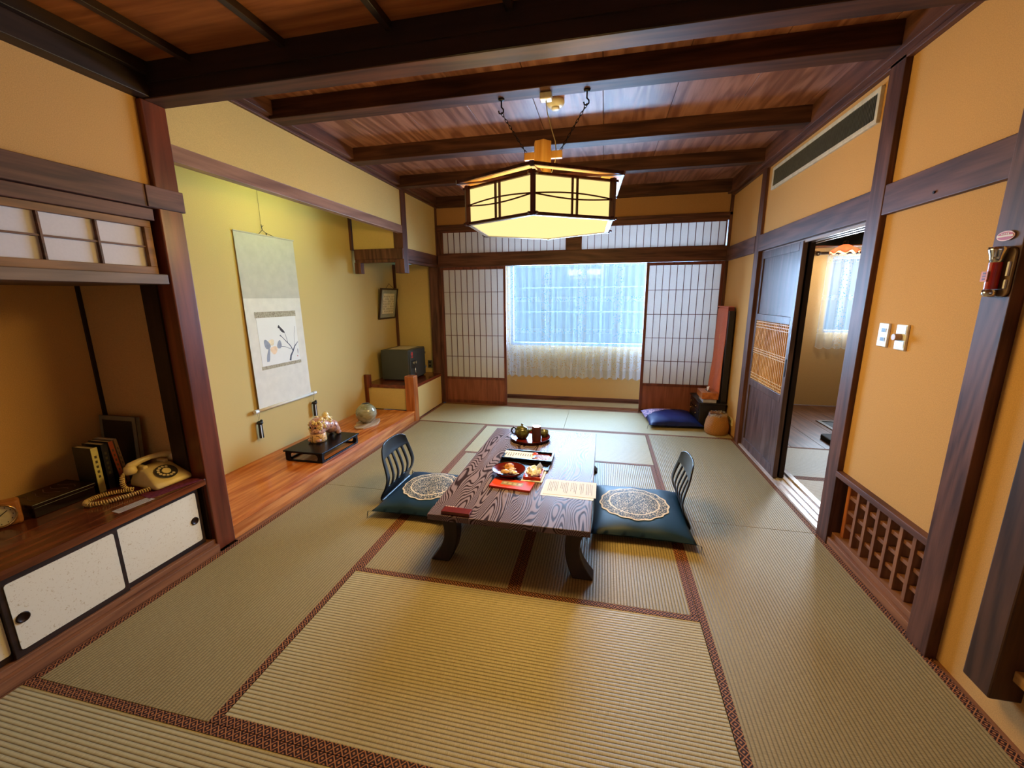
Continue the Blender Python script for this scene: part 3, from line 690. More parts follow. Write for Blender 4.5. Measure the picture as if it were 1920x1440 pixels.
for k in range(6):
    a, b = hv(LR, k, 0), hv(LR, k+1, 0); d = (b-a)
    bm = mk()
    for z in (ZB, ZT):
        bar(bm, a - d*.06 + Vector((0,0,z)), b + d*.06 + Vector((0,0,z)), .018, .012)
    part('rail', bm, LW, t)
    bm = mk()
    for f in (.47, .53): p = a + d*f; p = p + (p-Vector((LX,LY,0)))*.012; bar(bm, p+Vector((0,0,ZB)), p+Vector((0,0,ZT)), .010, .010)
    m = (ZB+ZT)/2; N = 16
    for sgn in (1, -1):
        tube(bm, [a + d*(i/N) + (a+d*(i/N)-Vector((LX,LY,0)))*.014 + Vector((0,0, m + sgn*.015*math.sin(PI*i/N))) for i in range(N+1)], .0040, 6)
    part('muntin', bm, LW, t)
    inn = .985
    pa, pb = hv(LR*inn, k, 0), hv(LR*inn, k+1, 0)
    bm = mk(); vs = [bm.verts.new(p) for p in (pa+Vector((0,0,ZB)), pb+Vector((0,0,ZB)), pb+Vector((0,0,ZT)), pa+Vector((0,0,ZT)))]; bm.faces.new(vs)
    part('paper_panel', bm, emit('lantern_paper', LAMP_COL, LAMP_S), t)
bm = mk(); c0 = [hv(LR*.97, k, ZB-.004) for k in range(6)]; bm.faces.new([bm.verts.new(p) for p in c0])
part('bottom_panel', bm, emit('lantern_diffuser', (1.0, 0.77, 0.32), 1.0), t)
bm = mk()
o_ = [(hv(LR*1.01, k, 0).x, hv(LR*1.01, k, 0).y) for k in range(6)]; i_ = [(hv(LR*.955, k, 0).x, hv(LR*.955, k, 0).y) for k in range(6)]
ringframe(bm, o_, i_, ZB-.010, ZB-.002, 'z'); part('bottom_rim', bm, plain('pale_rim', (214, 204, 190), .35), t)
# eaves and open roof slats
bm = mk()
o_ = [hv(.522, k, ZT+.022) for k in range(6)]; i_ = [hv(.40, k, ZT+.045) for k in range(6)]
vo = [bm.verts.new(p) for p in o_]; vi = [bm.verts.new(p) for p in i_]; vo2 = [bm.verts.new(p+Vector((0,0,.012))) for p in o_]; vi2 = [bm.verts.new(p+Vector((0,0,.012))) for p in i_]
for k in range(6):
    j = (k+1) % 6
    bm.faces.new((vo[k], vo[j], vi[j], vi[k])); bm.faces.new((vo2[k], vi2[k], vi2[j], vo2[j])); bm.faces.new((vo[k], vo2[k], vo2[j], vo[j])); bm.faces.new((vi[k], vi[j], vi2[j], vi2[k]))
part('eaves', bm, LG, t, label='honey coloured eaves')
for k in range(6):
    bm = mk(); bar(bm, hv(.535, k, ZT+.028), hv(.04, k, ZT+.10), .022, .022); part('roof_rib', bm, LW, t)
    bm = mk(); bar(bm, hv(.528, k, ZT+.030), hv(.528, k+1, ZT+.030), .012, .016); part('eaves_edge', bm, LW, t)
bm = mk(); bmesh.ops.create_cone(bm, cap_ends=True, segments=6, radius1=.056, radius2=.056, depth=.27, matrix=Matrix.Translation((LX, LY, 2.265)) @ Matrix.Rotation(.25, 4, 'Z'))
part('centre_block', bm, LG, t, bevel=.003, label='honey wood centre block')
part('cross_bar', box((1.700, 1.928), (LY-.014, LY+.014), (2.305, 2.345)), LG, t, bevel=.002, label='honey wood cross bar')
for rr in (.16, .26):
    bm = mk(); tube(bm, [(LX+rr*math.cos(a), LY+rr*math.sin(a), 2.03) for a in [2*PI*i/32 for i in range(33)]], .012, 8, False)
    part('ring_tube', bm, emit('ring_tube_light', LAMP_COL, 20), t, smooth=True)
def own_light(nm, loc, rot, sx, sy, pw):
    o = area(nm, loc, rot, sx, sy, pw, LAMP_LIGHT, spread=(180 if 'down' in nm else 140)); o.parent = t; o.location = Vector(loc) - t.location
own_light('lantern_light_down', (LX, LY, ZB-.02), (0, 0, 0), .72, .72, 32)
for k in range(6):
    a = LA + (k+.5)*PI/3; own_light('lantern_light_side', (LX+.425*math.sin(a), LY-.425*math.cos(a), (ZB+ZT)/2), (-PI/2, 0, a), .38, .15, 4.6)
IR = plain('black_iron', (22, 16, 14), .4, .5, .7)
def link(bm, c, d, L, wd, r, flip):
    d = d.normalized(); a = d.cross(Vector((0,1,0))).normalized(); b = d.cross(a)
    if flip: a, b = b, a
    pts = []
    for i in range(13):
        th = 2*PI*i/12; pts.append(c + d*(L/2*math.cos(th)) + a*(wd/2*math.sin(th)))
    tube(bm, pts, r, 5, False)
for hx, bx_ in ((1.559, 1.725), (2.065, 1.903)):
    bm = mk(); lathe(bm, [(0, 2.655), (.020, 2.655), (.018, 2.647), (0, 2.643)], (hx, LY, 0), 16)
    tube(bm, [(hx, LY, 2.65), (hx, LY, 2.61), (hx+.012, LY, 2.597), (hx+.012, LY, 2.583), (hx, LY, 2.573), (hx-.014, LY, 2.578), (hx-.018, LY, 2.592)], .0045, 6)
    part('hook', bm, IR, t, smooth=True)
    bm = mk(); p, q = Vector((hx, LY, 2.578)), Vector((bx_, LY, 2.325)); n = 14; d = q-p
    for i in range(n): link(bm, p + d*((i+.5)/n), d, d.length/n*1.45, .011, .0019, i % 2)
    part('chain', bm, IR, t)
bm = mk(); tube(bm, [(1.829, 1.75, 2.62), (1.835, 1.752, 2.56), (1.862, 1.755, 2.47), (1.885, 1.76, 2.40), (1.893, 1.76, 2.33), (1.88, 1.76, 2.27), (1.85, 1.76, 2.20)], .0032, 6)
part('cord', bm, plain('ivory_cord', (190, 170, 120), .5), t, smooth=True)
solo('ceiling_socket', box((1.795, 1.863), (1.715, 1.775), (2.618, 2.655)), plain('ivory_plastic', (226, 214, 180), .4), 'small ivory ceiling socket on the beam between the two hooks', 'socket', bevel=.006)
t = thing('smoke_detector', (1.842, 2.10, 2.71), 'round ivory smoke detector on the planks behind the socket', 'smoke detector')
bm = mk(); lathe(bm, [(0, 2.765), (.058, 2.765), (.060, 2.745), (.050, 2.728), (.030, 2.722), (0, 2.722)], (1.842, 2.10, 0), 32); part('body', bm, plain('ivory_plastic', (226, 214, 180), .4), t, smooth=True)
bm = mk(); lathe(bm, [(0, 2.722), (.026, 2.722), (.028, 2.712), (.024, 2.706), (0, 2.705)], (1.842, 2.10, 0), 24); part('sensor_cap', bm, plain('ivory_plastic_light', (240, 230, 205), .35), t, smooth=True)

# hidden fluorescent strip of the alcove
t = thing('alcove_strip_light', (-.135, 2.25, 2.30), 'fluorescent strip hidden behind the alcove lintel', 'lamp')
part('fixture', box((-.118, -.096), (1.80, 2.70), (2.29, 2.36)), plain('white_enamel', (220, 220, 215), .4), t)
bm = mk(); tube(bm, [(-.135, 1.84, 2.315), (-.135, 2.66, 2.315)], .013, 12); part('tube', bm, emit('fluorescent_tube', (.78, 1.0, .34), 34), t)

# ------------------------------------------------------------------ low table
t = thing('low_table', (1.73, 1.79, 0), 'low zelkova table with strong wood grain in the middle of the room', 'table')
part('table_top', box((1.28, 2.182), (1.012, 2.592), (.276, .310)), table_mat(), t, bevel=.004)
part('apron', boxes([((1.36, 2.10), (1.10, 1.13), (.235, .276)), ((1.36, 2.10), (2.47, 2.50), (.235, .276)), ((1.36, 1.39), (1.13, 2.47), (.235, .276)), ((2.07, 2.10), (1.13, 2.47), (.235, .276))]), blackwood('x'), t, bevel=.003)
for sx in (-1, 1):
    for sy in (-1, 1):
        bm = mk(); X0 = 1.74 + sx*.37; Y0 = 1.80 + sy*.68
        N = 8; prev = None
        for i in range(N+1):
            f = i/N; z = .002+.274*(1-f); off = sx*(-.035*math.sin(PI*f*.9) + .05*f*f); hw = .048 - .012*math.sin(PI*f) + .008*f
            hy = .046 - .008*math.sin(PI*f) + .004*f
            ring = [bm.verts.new((X0+off+a*hw, Y0+sy*.025*f+b*hy, z)) for a, b in ((-1,-1),(1,-1),(1,1),(-1,1))]
            if prev:
                for q in range(4): bm.faces.new((prev[q], prev[(q+1)%4], ring[(q+1)%4], ring[q]))
            else: bm.faces.new(ring[::-1])
            prev = ring
        bm.faces.new(prev)
        part('leg', bm, blackwood('z'), t, bevel=.006)

# ------------------------------------------------------------------ floor cushions
def pill(u, v, h):   # height factor of a pillow
    a = max(0.0, 1-abs(u)**3.2); b = max(0.0, 1-abs(v)**3.2)
    return h*(a*b)**.55
def zabuton(x, y, hx, hy, h, zc, label, rz=0, colr=(8, 42, 66), medal=None, corner=None):
    t = thing('floor_cushion', (x, y, 0), label, 'cushion', None, rz)
    bm = mk(); N = 28; grids = []
    for sgn in (1, -1):
        g = []
        for j in range(N+1):
            row = []
            for i in range(N+1):
                u, v = -1+2*i/N, -1+2*j/N
                pin = 1 - .055*(1-u*u)**1.0*abs(v)**6 ; pin2 = 1 - .055*(1-v*v)**1.0*abs(u)**6
                X = hx*u*pin2; Y = hy*v*pin
                Z = zc + (sgn*pill(u, v, h) if sgn > 0 else -pill(u, v, zc-.004)) + .012*(abs(u*v))**8*0
                Z += .0025*math.sin(9*u+3*v)*(1-abs(u)**4) if sgn > 0 else 0
                row.append(bm.verts.new((X, Y, Z)))
            g.append(row)
        grids.append(g)
    for s, g in enumerate(grids):
        for j in range(N):
            for i in range(N):
                q = (g[j][i], g[j][i+1], g[j+1][i+1], g[j+1][i]); bm.faces.new(q if s == 0 else q[::-1])
    bmesh.ops.remove_doubles(bm, verts=bm.verts, dist=.0005)
    silk = plain('silk_%d_%d_%d' % colr, colr, .5, .35, var=.2, scale=3)
    part('cover', bm, silk, t, local=True, smooth=True)
    bm = mk(); loop = [(hx*a*.985, hy*b*.985) for a, b in ((-1,-1),(1,-1),(1,1),(-1,1),(-1,-1))]
    for (a, b), (c, d) in zip(loop[:-1], loop[1:]):
        pts = []
        for i in range(13):
            f = i/12; w = 1-.055*(1-(2*f-1)**2)
            px, py = a+(c-a)*f, b+(d-b)*f
            if abs(a-c) < 1e-6: px *= w
            else: py *= w
            pts.append((px, py, zc))
        tube(bm, pts, .0035, 6)
    part('piping', bm, silk, t, local=True, smooth=True)
    for a in (-1, 1):
        for b in (-1, 1):
            bm = mk()
            for k in range(5):
                r = random.Random(k*7+a*3+b); ex = .02+.01*r.random()
                tube(bm, [(a*hx*.985, b*hy*.985, zc), (a*(hx+ex*.7), b*(hy+ex*.5), zc+.004), (a*(hx+ex)+r.uniform(-.006, .006), b*(hy+ex*.7)+r.uniform(-.006, .006), .003)], [.0016, .0012, .0008], 5)
            part('tassel', bm, plain('dark_thread', (20, 26, 34), .7), t, local=True)
    if medal:
        cx, cy, ra, rb = medal; bm = mk(); uvl = bm.loops.layers.uv.new('UVMap'); seg = 96; R = 14; rings = []; uvs = {}
        for j in range(R+1):
            ring = []
            for i in range(seg if j else 1):
                th = 2*PI*i/seg; s = j/R*(1+.022*math.cos(16*th)*(j/R)**3); X = cx+ra*s*math.cos(th); Y = cy+rb*s*math.sin(th)
                v = bm.verts.new((X, Y, zc + pill(X/hx, Y/hy, h) + .0025*math.sin(9*X/hx+3*Y/hy)*(1-abs(X/hx)**4) + .0028)); uvs[v] = (j/R*math.cos(th), j/R*math.sin(th)); ring.append(v)
            rings.append(ring)
        for j in range(R):
            for i in range(seg):
                a, b = rings[j], rings[j+1]
                f = bm.faces.new((a[0], b[i], b[(i+1)%seg])) if j == 0 else bm.faces.new((a[i], b[i], b[(i+1)%seg], a[(i+1)%seg]))
                for l in f.loops: l[uvl].uv = uvs[l.vert]
        part('brocade_medallion', bm, brocade(), t, local=True, smooth=True, label='cream brocade medallion')
    if corner:
        bm = mk(); N = 20; vs = {}
        for j in range(N+1):
            for i in range(N+1):
                u, v = -1+1.6*i/N, -.15+1.15*j/N
                if (u+1)*.62 > (v+.15)+.04*math.sin(14*u): continue
                vs[i, j] = bm.verts.new((hx*u*.985, hy*v*.985, zc + pill(u, v, h) + .004))
        for j in range(N):
            for i in range(N):
                k = [(i, j), (i+1, j), (i+1, j+1), (i, j+1)]; q = [vs[a] for a in k if a in vs]
                if len(q) >= 3: bm.faces.new(q)
        part('patterned_corner', bm, spotted('violet_brocade', (58, 44, 140), (232, 196, 206), 70, .50, .6), t, local=True, smooth=True, label='pink and violet patterned corner')
    return t
zabuton(.995, 1.735, .315, .335, .058, .048, 'dark teal floor cushion on the left chair, half under the table', 0, medal=(-.01, .02, .215, .225))
zabuton(2.487, 1.775, .312, .345, .058, .048, 'dark teal floor cushion on the right chair with the whole round medallion in view', 0, medal=(-.03, .005, .228, .222))
zabuton(3.04, 4.15, .30, .31, .07, .045, 'royal blue floor cushion lying by the right shoji screen', .08, (10, 28, 96), corner=True)

# legless chairs
def zaisu(x, y, flip, label):
    t = thing('legless_chair', (x, y, 0), label, 'chair', None, PI if flip else 0)
    prof = [(.44, .010), (.30, .010), (.16, .010), (.07, .011), (.02, .018), (.0, .040), (.012, .075), (.034, .12), (.046, .17), (.044, .21), (.030, .26), (.012, .31), (-.006, .36), (-.018, .405), (-.024, .435)]
    # resample
    def P(s):
        s = max(0, min(.99999, s))*(len(prof)-1); i = int(s); f = s-i
        p0 = prof[max(i-1, 0)]; p1 = prof[i]; p2 = prof[min(i+1, len(prof)-1)]; p3 = prof[min(i+2, len(prof)-1)]
        return tuple(.5*((2*b)+(-a+c)*f+(2*a-5*b+4*c-d)*f*f+(-a+3*b-3*c+d)*f**3) for a, b, c, d in zip(p0, p1, p2, p3))
    us = [-1, -.9, -.78]
    nsl = 5; sw, bw = .60, .40; tot = 1.52/(nsl+ (nsl-1)*1.25)
    edges = [-1, -.88]; u = -.74; slots = []
    for k in range(nsl):
        slots.append((u, u+tot)); u += tot*2.25
    cols = [-1, -.93]; isslot = [False]
    for a, b in slots: cols += [a, b]
    cols += [.93, 1]; cols = sorted(cols)
    def shell(s0, s1, holes, name, lbl=None):
        bm = mk(); NS = int((s1-s0)*90)+2; g = []
        for j in range(NS+1):
            s = s0+(s1-s0)*j/NS; row = []
            for c in cols:
                w = .232 if s < .5 else .232 - .045*((s-.5)/.5)**1.5
                ss = s
                if s > .80: ss = s - (s-.80)*.42*abs(c)**3.5
                X, Z = P(ss); tp = max(0, (s-.45)/.55)
                cc = c*(1-.0*tp)
                X += .028*c*c*tp
                row.append(bm.verts.new((X, cc*w, Z)))
            g.append(row)
        for j in range(NS):
            s = s0+(s1-s0)*(j+.5)/NS
            for i in range(len(cols)-1):
                mid = (cols[i]+cols[i+1])/2
                hole = holes and .50 < s < .81 and any(a < mid < b for a, b in slots)
                if not hole: bm.faces.new((g[j][i], g[j][i+1], g[j+1][i+1], g[j+1][i]))
        return part(name, bm, BL, t, local=True, smooth=True, solid=.010, subsurf=1)
    BL = plain('black_lacquer', (13, 11, 12), .3, .35, var=.05)
    shell(0, .30, False, 'seat'); shell(.30, 1, True, 'backrest')
    return t
zaisu(.648, 1.815, False, 'black legless chair with slotted back left of the table')
zaisu(2.795, 1.855, True, 'black legless chair with slotted back right of the table')

# ------------------------------------------------------------------ things on the table
T = .310
BLK = plain('black_lacquer_ware', (18, 14, 14), .25, .12); RED = plain('dark_red_lacquer', (92, 22, 16), .22, .15)
t = thing('round_tray', (1.635, 2.345, T), 'round dark lacquer tray holding the teapot and the tea caddy', 'tray')
bm = mk(); lathe(bm, [(0, 0), (.135, 0), (.160, .006), (.168, .018), (.171, .024), (.167, .024), (.158, .012), (.134, .006), (0, .006)], (1.635, 2.345, T), 56); part('dish', bm, RED, t, smooth=True)
bm = mk(); tube(bm, [(1.635+.169*math.cos(a), 2.345+.169*math.sin(a), T+.0235) for a in [2*PI*i/48 for i in range(49)]], .003, 6, False); part('rim', bm, BLK, t, smooth=True)
GP = spotted('green_brown_glaze', (92, 92, 50), (66, 62, 34), 40, .5, .18)
tx, ty = 1.565, 2.34; zz = T+.006
t = thing('teapot', (tx, ty, zz), 'small olive green teapot with a lid on the round tray', 'teapot')
bm = mk(); lathe(bm, [(0, 0), (.032, 0), (.040, .006), (.056, .028), (.062, .052), (.058, .074), (.044, .090), (.036, .094), (0, .094)], (tx, ty, zz), 40); part('body', bm, GP, t, smooth=True)
bm = mk(); lathe(bm, [(.046, .092), (.042, .099), (.022, .106), (.006, .109), (.005, .114), (.011, .121), (.009, .128), (0, .131)], (tx, ty, zz), 32); part('lid', bm, GP, t, smooth=True)
bm = mk(); tube(bm, [(tx+.05, ty, zz+.062), (tx+.07, ty, zz+.072), (tx+.086, ty-.002, zz+.086)], [.013, .009, .006], 12); part('spout', bm, GP, t, smooth=True)
bm = mk(); tube(bm, [(tx-.050, ty, zz+.078), (tx-.072, ty, zz+.092), (tx-.090, ty, zz+.078), (tx-.092, ty, zz+.055), (tx-.078, ty, zz+.036), (tx-.056, ty, zz+.034)], .0065, 10); part('handle', bm, BLK, t, smooth=True)
cx_, cy_ = 1.695, 2.30
t = thing('tea_caddy', (cx_, cy_, zz), 'tall dark brown cylindrical tea caddy with a pale top on the round tray', 'tea caddy')
bm = mk(); lathe(bm, [(0, 0), (.036, 0), (.037, .003), (.037, .088), (0, .088)], (cx_, cy_, zz), 36); part('body', bm, wood('caddy_bark', (60, 26, 22), (92, 46, 36), 'z', .3, .5), t, bevel=.001)
bm = mk(); lathe(bm, [(0, .088), (.0385, .088), (.0385, .122), (.036, .126), (0, .126)], (cx_, cy_, zz), 36); part('lid', bm, wood('caddy_bark', (60, 26, 22), (92, 46, 36), 'z', .3, .5), t, bevel=.001)
bm = mk(); lathe(bm, [(0, .1262), (.034, .1262), (.034, .1275), (0, .1275)], (cx_, cy_, zz), 36); part('top_disc', bm, plain('satin_silver', (200, 210, 220), .25, .5, .8), t, label='pale shiny disc')
t = solo('tea_cup', lathe(mk(), [(0, 0), (.022, 0), (.024, .006), (.034, .03), (.036, .06), (.0335, .06), (.030, .03), (0, .012)], (1.745, 2.405, zz), 32), GP, 'small green tea cup half hidden behind the tea caddy', 'cup', smooth=True)
# rectangular trays
def tray(x0, x1, y0, y1, h, mat, label, name='lacquer_tray'):
    t = thing(name, ((x0+x1)/2, (y0+y1)/2, T), label, 'tray')
    bm = mk(); prism(bm, rrect(x0, x1, y0, y1, .015, 4), T, T+.005); part('base', bm, mat, t)
    bm = mk(); ringframe(bm, rrect(x0, x1, y0, y1, .015, 4), rrect(x0+.007, x1-.007, y0+.007, y1-.007, .010, 4), T+.005, T+h, 'z'); part('rim', bm, mat, t, bevel=.002)
    return t
tray(1.500, 1.872, 1.700, 2.030, .012, BLK, 'flat black tray under the menu card and the folded papers')
t = thing('letter_tray', (1.69, 1.92, T), 'dark oblong box tray with tilted rim carrying a menu card', 'tray')
bm = mk(); prism(bm, [(1.520, 1.845), (1.868, 1.835), (1.868, 1.995), (1.520, 2.005)], T+.006, T+.014); part('base', bm, RED, t)
bm = mk(); O = [(1.505, 1.835), (1.880, 1.825), (1.882, 2.005), (1.507, 2.015)]; I = [(1.522, 1.850), (1.866, 1.840), (1.866, 1.990), (1.524, 2.000)]; ringframe(bm, O, I, T+.006, T+.030, 'z'); part('rim', bm, BLK, t, bevel=.002)
def sheet(name, c, w, d, rz, z, mat, label, cat, thick=.0006, tilt=0, marks=None, markmat=None):
    t = thing(name, (c[0], c[1], z), label, cat, None, rz)
    part('sheet', box((-w/2, w/2), (-d/2, d/2), (0, thick)), mat, t, local=True)
    if marks:
        bm = mk()
        for (x0, x1, y0, y1) in marks: ab(bm, (x0, x1), (y0, y1), (thick, thick+.0004))
        part('printing', bm, markmat, t, local=True)
    t.rotation_euler.x = tilt; return t
WP = plain('white_paper', (226, 226, 230), .7, .2, var=.02); INK = plain('black_ink', (34, 32, 34), .7, .2)
r = random.Random(3); mk_ = []
for i in range(11):
    x = -.095 + i*.0185
    for k in range(3 if i < 4 else 2):
        y = .018 - k*.018; mk_.append((x-.004, x+.004, y-.004, y+.0045)); mk_.append((x-.0012, x+.0012, y-.007, y+.007))
mk_.append((-.104, .104, .030, .031))
sheet('menu_card', (1.622, 1.905), .225, .115, -.05, T+.028, WP, 'white menu card with black writing lying on the oblong tray', 'card', tilt=.10, marks=mk_, markmat=INK)
t = thing('folded_leaflet', (1.80, 1.90, T+.018), 'red brown leaflet with a pink paper flower at the right end of the oblong tray', 'leaflet')
part('leaflet', box((-.052, .052), (-.062, .055), (0, .002)), spotted('leaflet_print', (150, 84, 66), (206, 168, 150), 60, .5, .5), t, local=True)
bm = mk()
for i in range(7): a = 2*PI*i/7; ball(bm, (-.055+.013*math.cos(a), .03+.013*math.sin(a), .018), .010, 10, (1, 1, .5))
ball(bm, (-.055, .03, .022), .010, 10); part('paper_flower', bm, plain('coral_paper', (226, 92, 84), .6), t, local=True, smooth=True, label='coral flower ornament')
bm = mk()
for i in range(4): tube(bm, [(-.055, .03, .016), (-.02, .03-.02*i, .020), (.035, .02-.028*i, .008)], .0012, 5)
part('cords', bm, plain('brown_cord', (70, 40, 34), .6), t, local=True)
# bowl with wrapped sweets
bx, by = 1.618, 1.602
t = thing('sweets_bowl', (bx, by, T), 'round dark red lacquer bowl holding wrapped sweets', 'bowl')
bm = mk(); lathe(bm, [(0, 0), (.055, 0), (.060, .004), (.062, .010), (.090, .024), (.114, .048), (.111, .049), (.088, .028), (.055, .016), (0, .014)], (bx, by, T), 56); part('shell', bm, RED, t, smooth=True)
bm = mk(); tube(bm, [(bx+.1125*math.cos(a), by+.1125*math.sin(a), T+.049) for a in [2*PI*i/56 for i in range(57)]], .0018, 6, False); part('rim', bm, BLK, t, smooth=True)
def wrapped(x, y, z, rz, label, c=(226, 216, 204), s=1.0):
    t = thing('wrapped_sweet', (x, y, z), label, 'sweet', 'wrapped sweets in the lacquer bowl', rz)
    r = random.Random(int(x*977+y*31)); bm = mk(); bmesh.ops.create_icosphere(bm, subdivisions=2, radius=1)
    for v in bm.verts: v.co = Vector((v.co.x*.030*s, v.co.y*.021*s, v.co.z*.015*s+.015*s)) * (1+r.uniform(-.16, .16))
    for v in bm.verts: v.co.z = max(v.co.z, .0005)
    part('wrapper', bm, spotted('sweet_wrapper_%d' % c[1], c, (190, 120, 70), 26, .40, .25), t, local=True)
    bm = mk()
    for sx in (-1, 1):
        for k in range(3): ab(bm, (sx*.026*s, sx*.046*s) if sx > 0 else (-.046*s, -.026*s), (-.012*s+.008*k, -.008*s+.010*k), (.008+.003*k, .010+.003*k))
    part('twist', bm, WP, t, local=True)
    return t
wrapped(bx-.022, by-.018, T+.016, .3, 'amber and white wrapped sweet at the near side of the bowl', (214, 180, 130))
wrapped(bx+.040, by-.020, T+.018, -.7, 'white wrapped sweet at the right side of the bowl', (232, 226, 218), .85)
wrapped(bx+.012, by+.022, T+.018, 1.2, 'pinkish white wrapped sweet in the middle of the bowl', (226, 205, 200), .9)
t = thing('rice_cracker', (bx-.012, by+.062, T+.020), 'round golden rice cracker at the far side of the bowl', 'cracker'); t['group'] = 'wrapped sweets in the lacquer bowl'; del t['group']
bm = mk(); lathe(bm, [(0, .0), (.030, 0), (.034, .004), (.030, .008), (0, .009)], seg=28); bmesh.ops.rotate(bm, verts=bm.verts, cent=(0,0,0), matrix=Matrix.Rotation(.45, 3, 'X')); part('wafer', bm, spotted('golden_cracker', (206, 142, 54), (120, 62, 20), 70, .48, .5), t, local=True, smooth=True)
t.location.z += .012
# small tray with bagged tea cakes
t = thing('small_tray', (1.785, 1.610, T), 'small white and red lacquer tray right of the bowl', 'tray')
bm = mk(); prism(bm, [(-.070, -.085), (.070, -.085), (.075, .115), (-.075, .115)], .0, .006); part('liner', bm, WP, t, local=True)
bm = mk(); ringframe(bm, [(-.058, -.07), (.058, -.07), (.062, .09), (-.062, .09)], [(-.050, -.062), (.050, -.062), (.054, .082), (-.054, .082)], .006, .028, 'z'); prism(bm, [(-.055, -.067), (.055, -.067), (.058, .085), (-.058, .085)], .006, .012); part('red_box', bm, plain('bright_red_lacquer', (190, 44, 26), .2, .5), t, local=True, bevel=.002, label='red lacquer box')
t = thing('paper_packet', (1.787, 1.615, T+.012), 'crumpled clear bag of white paper packets in the small red box', 'packet')
bm = mk(); bmesh.ops.create_icosphere(bm, subdivisions=3, radius=1); r = random.Random(11)
for v in bm.verts:
    n = 1 + .10*math.sin(v.co.x*9+v.co.y*5)+.08*math.sin(v.co.y*11-v.co.z*7)+r.uniform(-.03, .03); v.co = Vector((v.co.x*.050*n, v.co.y*.072*n, max(.0, (v.co.z*.030+.026)*n)))
part('bag', bm, spotted('packet_paper', (232, 228, 220), (206, 176, 140), 22, .42, .3), t, local=True)
bm = mk()
for k in range(5):
    a = -.5+.25*k; vs = [bm.verts.new(p) for p in ((0, .01, .04), (.05*math.cos(a)-.01, .075*math.sin(a)+.02, .055+.004*k), (.045*math.cos(a)+.01, .075*math.sin(a)+.045, .030))]; bm.faces.new(vs)
part('bag_folds', bm, paper('cellophane', (236, 236, 236), .4), t, local=True, solid=.001)
# red booklet
t = thing('red_booklet', (1.672, 1.450, T), 'flat vermilion box with a grey label near the middle of the table', 'booklet', None, -.10)
part('cover', box((-.135, .135), (-.062, .062), (0, .014)), plain('vermilion_paper', (222, 70, 44), .55, .3), t, local=True, bevel=.002)
part('label', box((-.070, .075), (-.024, .026), (.014, .0146)), plain('grey_label', (150, 138, 134), .6), t, local=True)
bm = mk()
for i in range(4): ab(bm, (-.056+i*.033, -.036+i*.033), (-.010, .012), (.0146, .0150))
part('printing', bm, plain('pale_print', (196, 186, 180), .6), t, local=True)
# papers
mk2 = []; r = random.Random(5)
for i in range(26):
    if i in (6, 12, 17, 21): continue
    x = -.135 + i*.0108; L = r.choice((.13, .15, .12, .09, .14)); top = .078 - r.choice((0, .0, .012)); mk2.append((x-.0011, x+.0011, top-L, top))
sheet('printed_sheet', (2.030, 1.468), .320, .218, -.03, T+.0002, WP, 'lower white printed sheet sticking out under the other sheet', 'paper')
sheet('printed_sheet', (2.040, 1.488), .322, .212, .0, T+.0014, plain('grey_paper', (206, 202, 208), .7, .2, var=.02), 'printed sheet with vertical writing on the right edge of the table', 'paper', marks=mk2, markmat=INK)
t = thing('slim_case', (1.443, 1.054, T), 'slim dark red box at the near left corner of the table', 'box', None, -.02)
part('box', box((-.083, .083), (-.029, .029), (0, .020)), plain('maroon_lacquer', (104, 30, 26), .25, .5), t, local=True, bevel=.002)
bm = mk()
for i in range(5): ball(bm, (-.075+.014*i, .033+.002*(i % 2), .014), .006, 8)
part('cord_ball', bm, plain('pale_pink_cord', (226, 186, 170), .6), t, local=True, smooth=True)

# ------------------------------------------------------------------ alcove things
PZ = .125
t = thing('display_stand', (-.25, 2.18, PZ), 'low black lacquer stand with open loop sides on the alcove step', 'stand')
x0, x1, y0, y1 = -.432, -.072, 1.905, 2.43
part('top_board', box((x0-.012, x1+.012), (y0-.012, y1+.012), (PZ+.083, PZ+.097)), BLK, t, bevel=.005)
for nm, a, b, h0, h1, ax in (('side_frame', y0, y1, x1-.016, x1, 'x'), ('side_frame', y0, y1, x0, x0+.016, 'x'), ('side_frame', x0+.016, x1-.016, y0, y0+.016, 'y'), ('side_frame', x0+.016, x1-.016, y1-.016, y1, 'y')):
    bm = mk(); o = rrect(a, b, PZ, PZ+.083, .012, 8); i = rrect(a+.028, b-.028, PZ+.014, PZ+.074, .0295, 8); ringframe(bm, o, i, h0, h1, ax); part(nm, bm, BLK, t, bevel=.002)
# lion figure: one continuous body
def blob(bm, c, r, sq=(1,1,1)): ball(bm, c, r, 14, sq)
t = thing('lion_dog_figurine', (-.30, 2.22, PZ+.097), 'ceramic guardian lion dog with a curly cream mane on the black stand', 'figurine', None, 0); t.scale = (1.12, 1.12, 1.12)
bm = mk()
for c, r_, sq in (((0, -.045, .045), .052, (1.05, 1, .9)), ((0, -.045, .085), .055, (1.1, 1.05, 1)), ((0, -.04, .135), .060, (1.08, 1.05, 1)), ((.01, .005, .115), .055, (1, 1.1, 1)),
                 ((.02, .055, .105), .048, (1, 1.2, 1)), ((.03, .10, .082), .050, (1, 1.1, 1.1)), ((.045, .135, .045), .030, (1, 1, 1.2)), ((.045, .150, .016), .024, (1, 1.4, .7)), ((-.02, .125, .05), .032, (1, 1, 1.2)), ((-.02, .145, .016), .022, (1, 1.4, .7)),
                 ((.02, -.085, .095), .030, (1.1, .9, .8)), ((-.035, -.085, .018), .024, (1, 1.2, .7)), ((.035, -.085, .018), .024, (1, 1.2, .7))): blob(bm, c, r_, sq)
body = part('body', bm, spotted('mottled_ceramic', (206, 150, 128), (120, 70, 62), 70, .46, .3), t, local=True, smooth=True, label='pinkish mottled ceramic body')
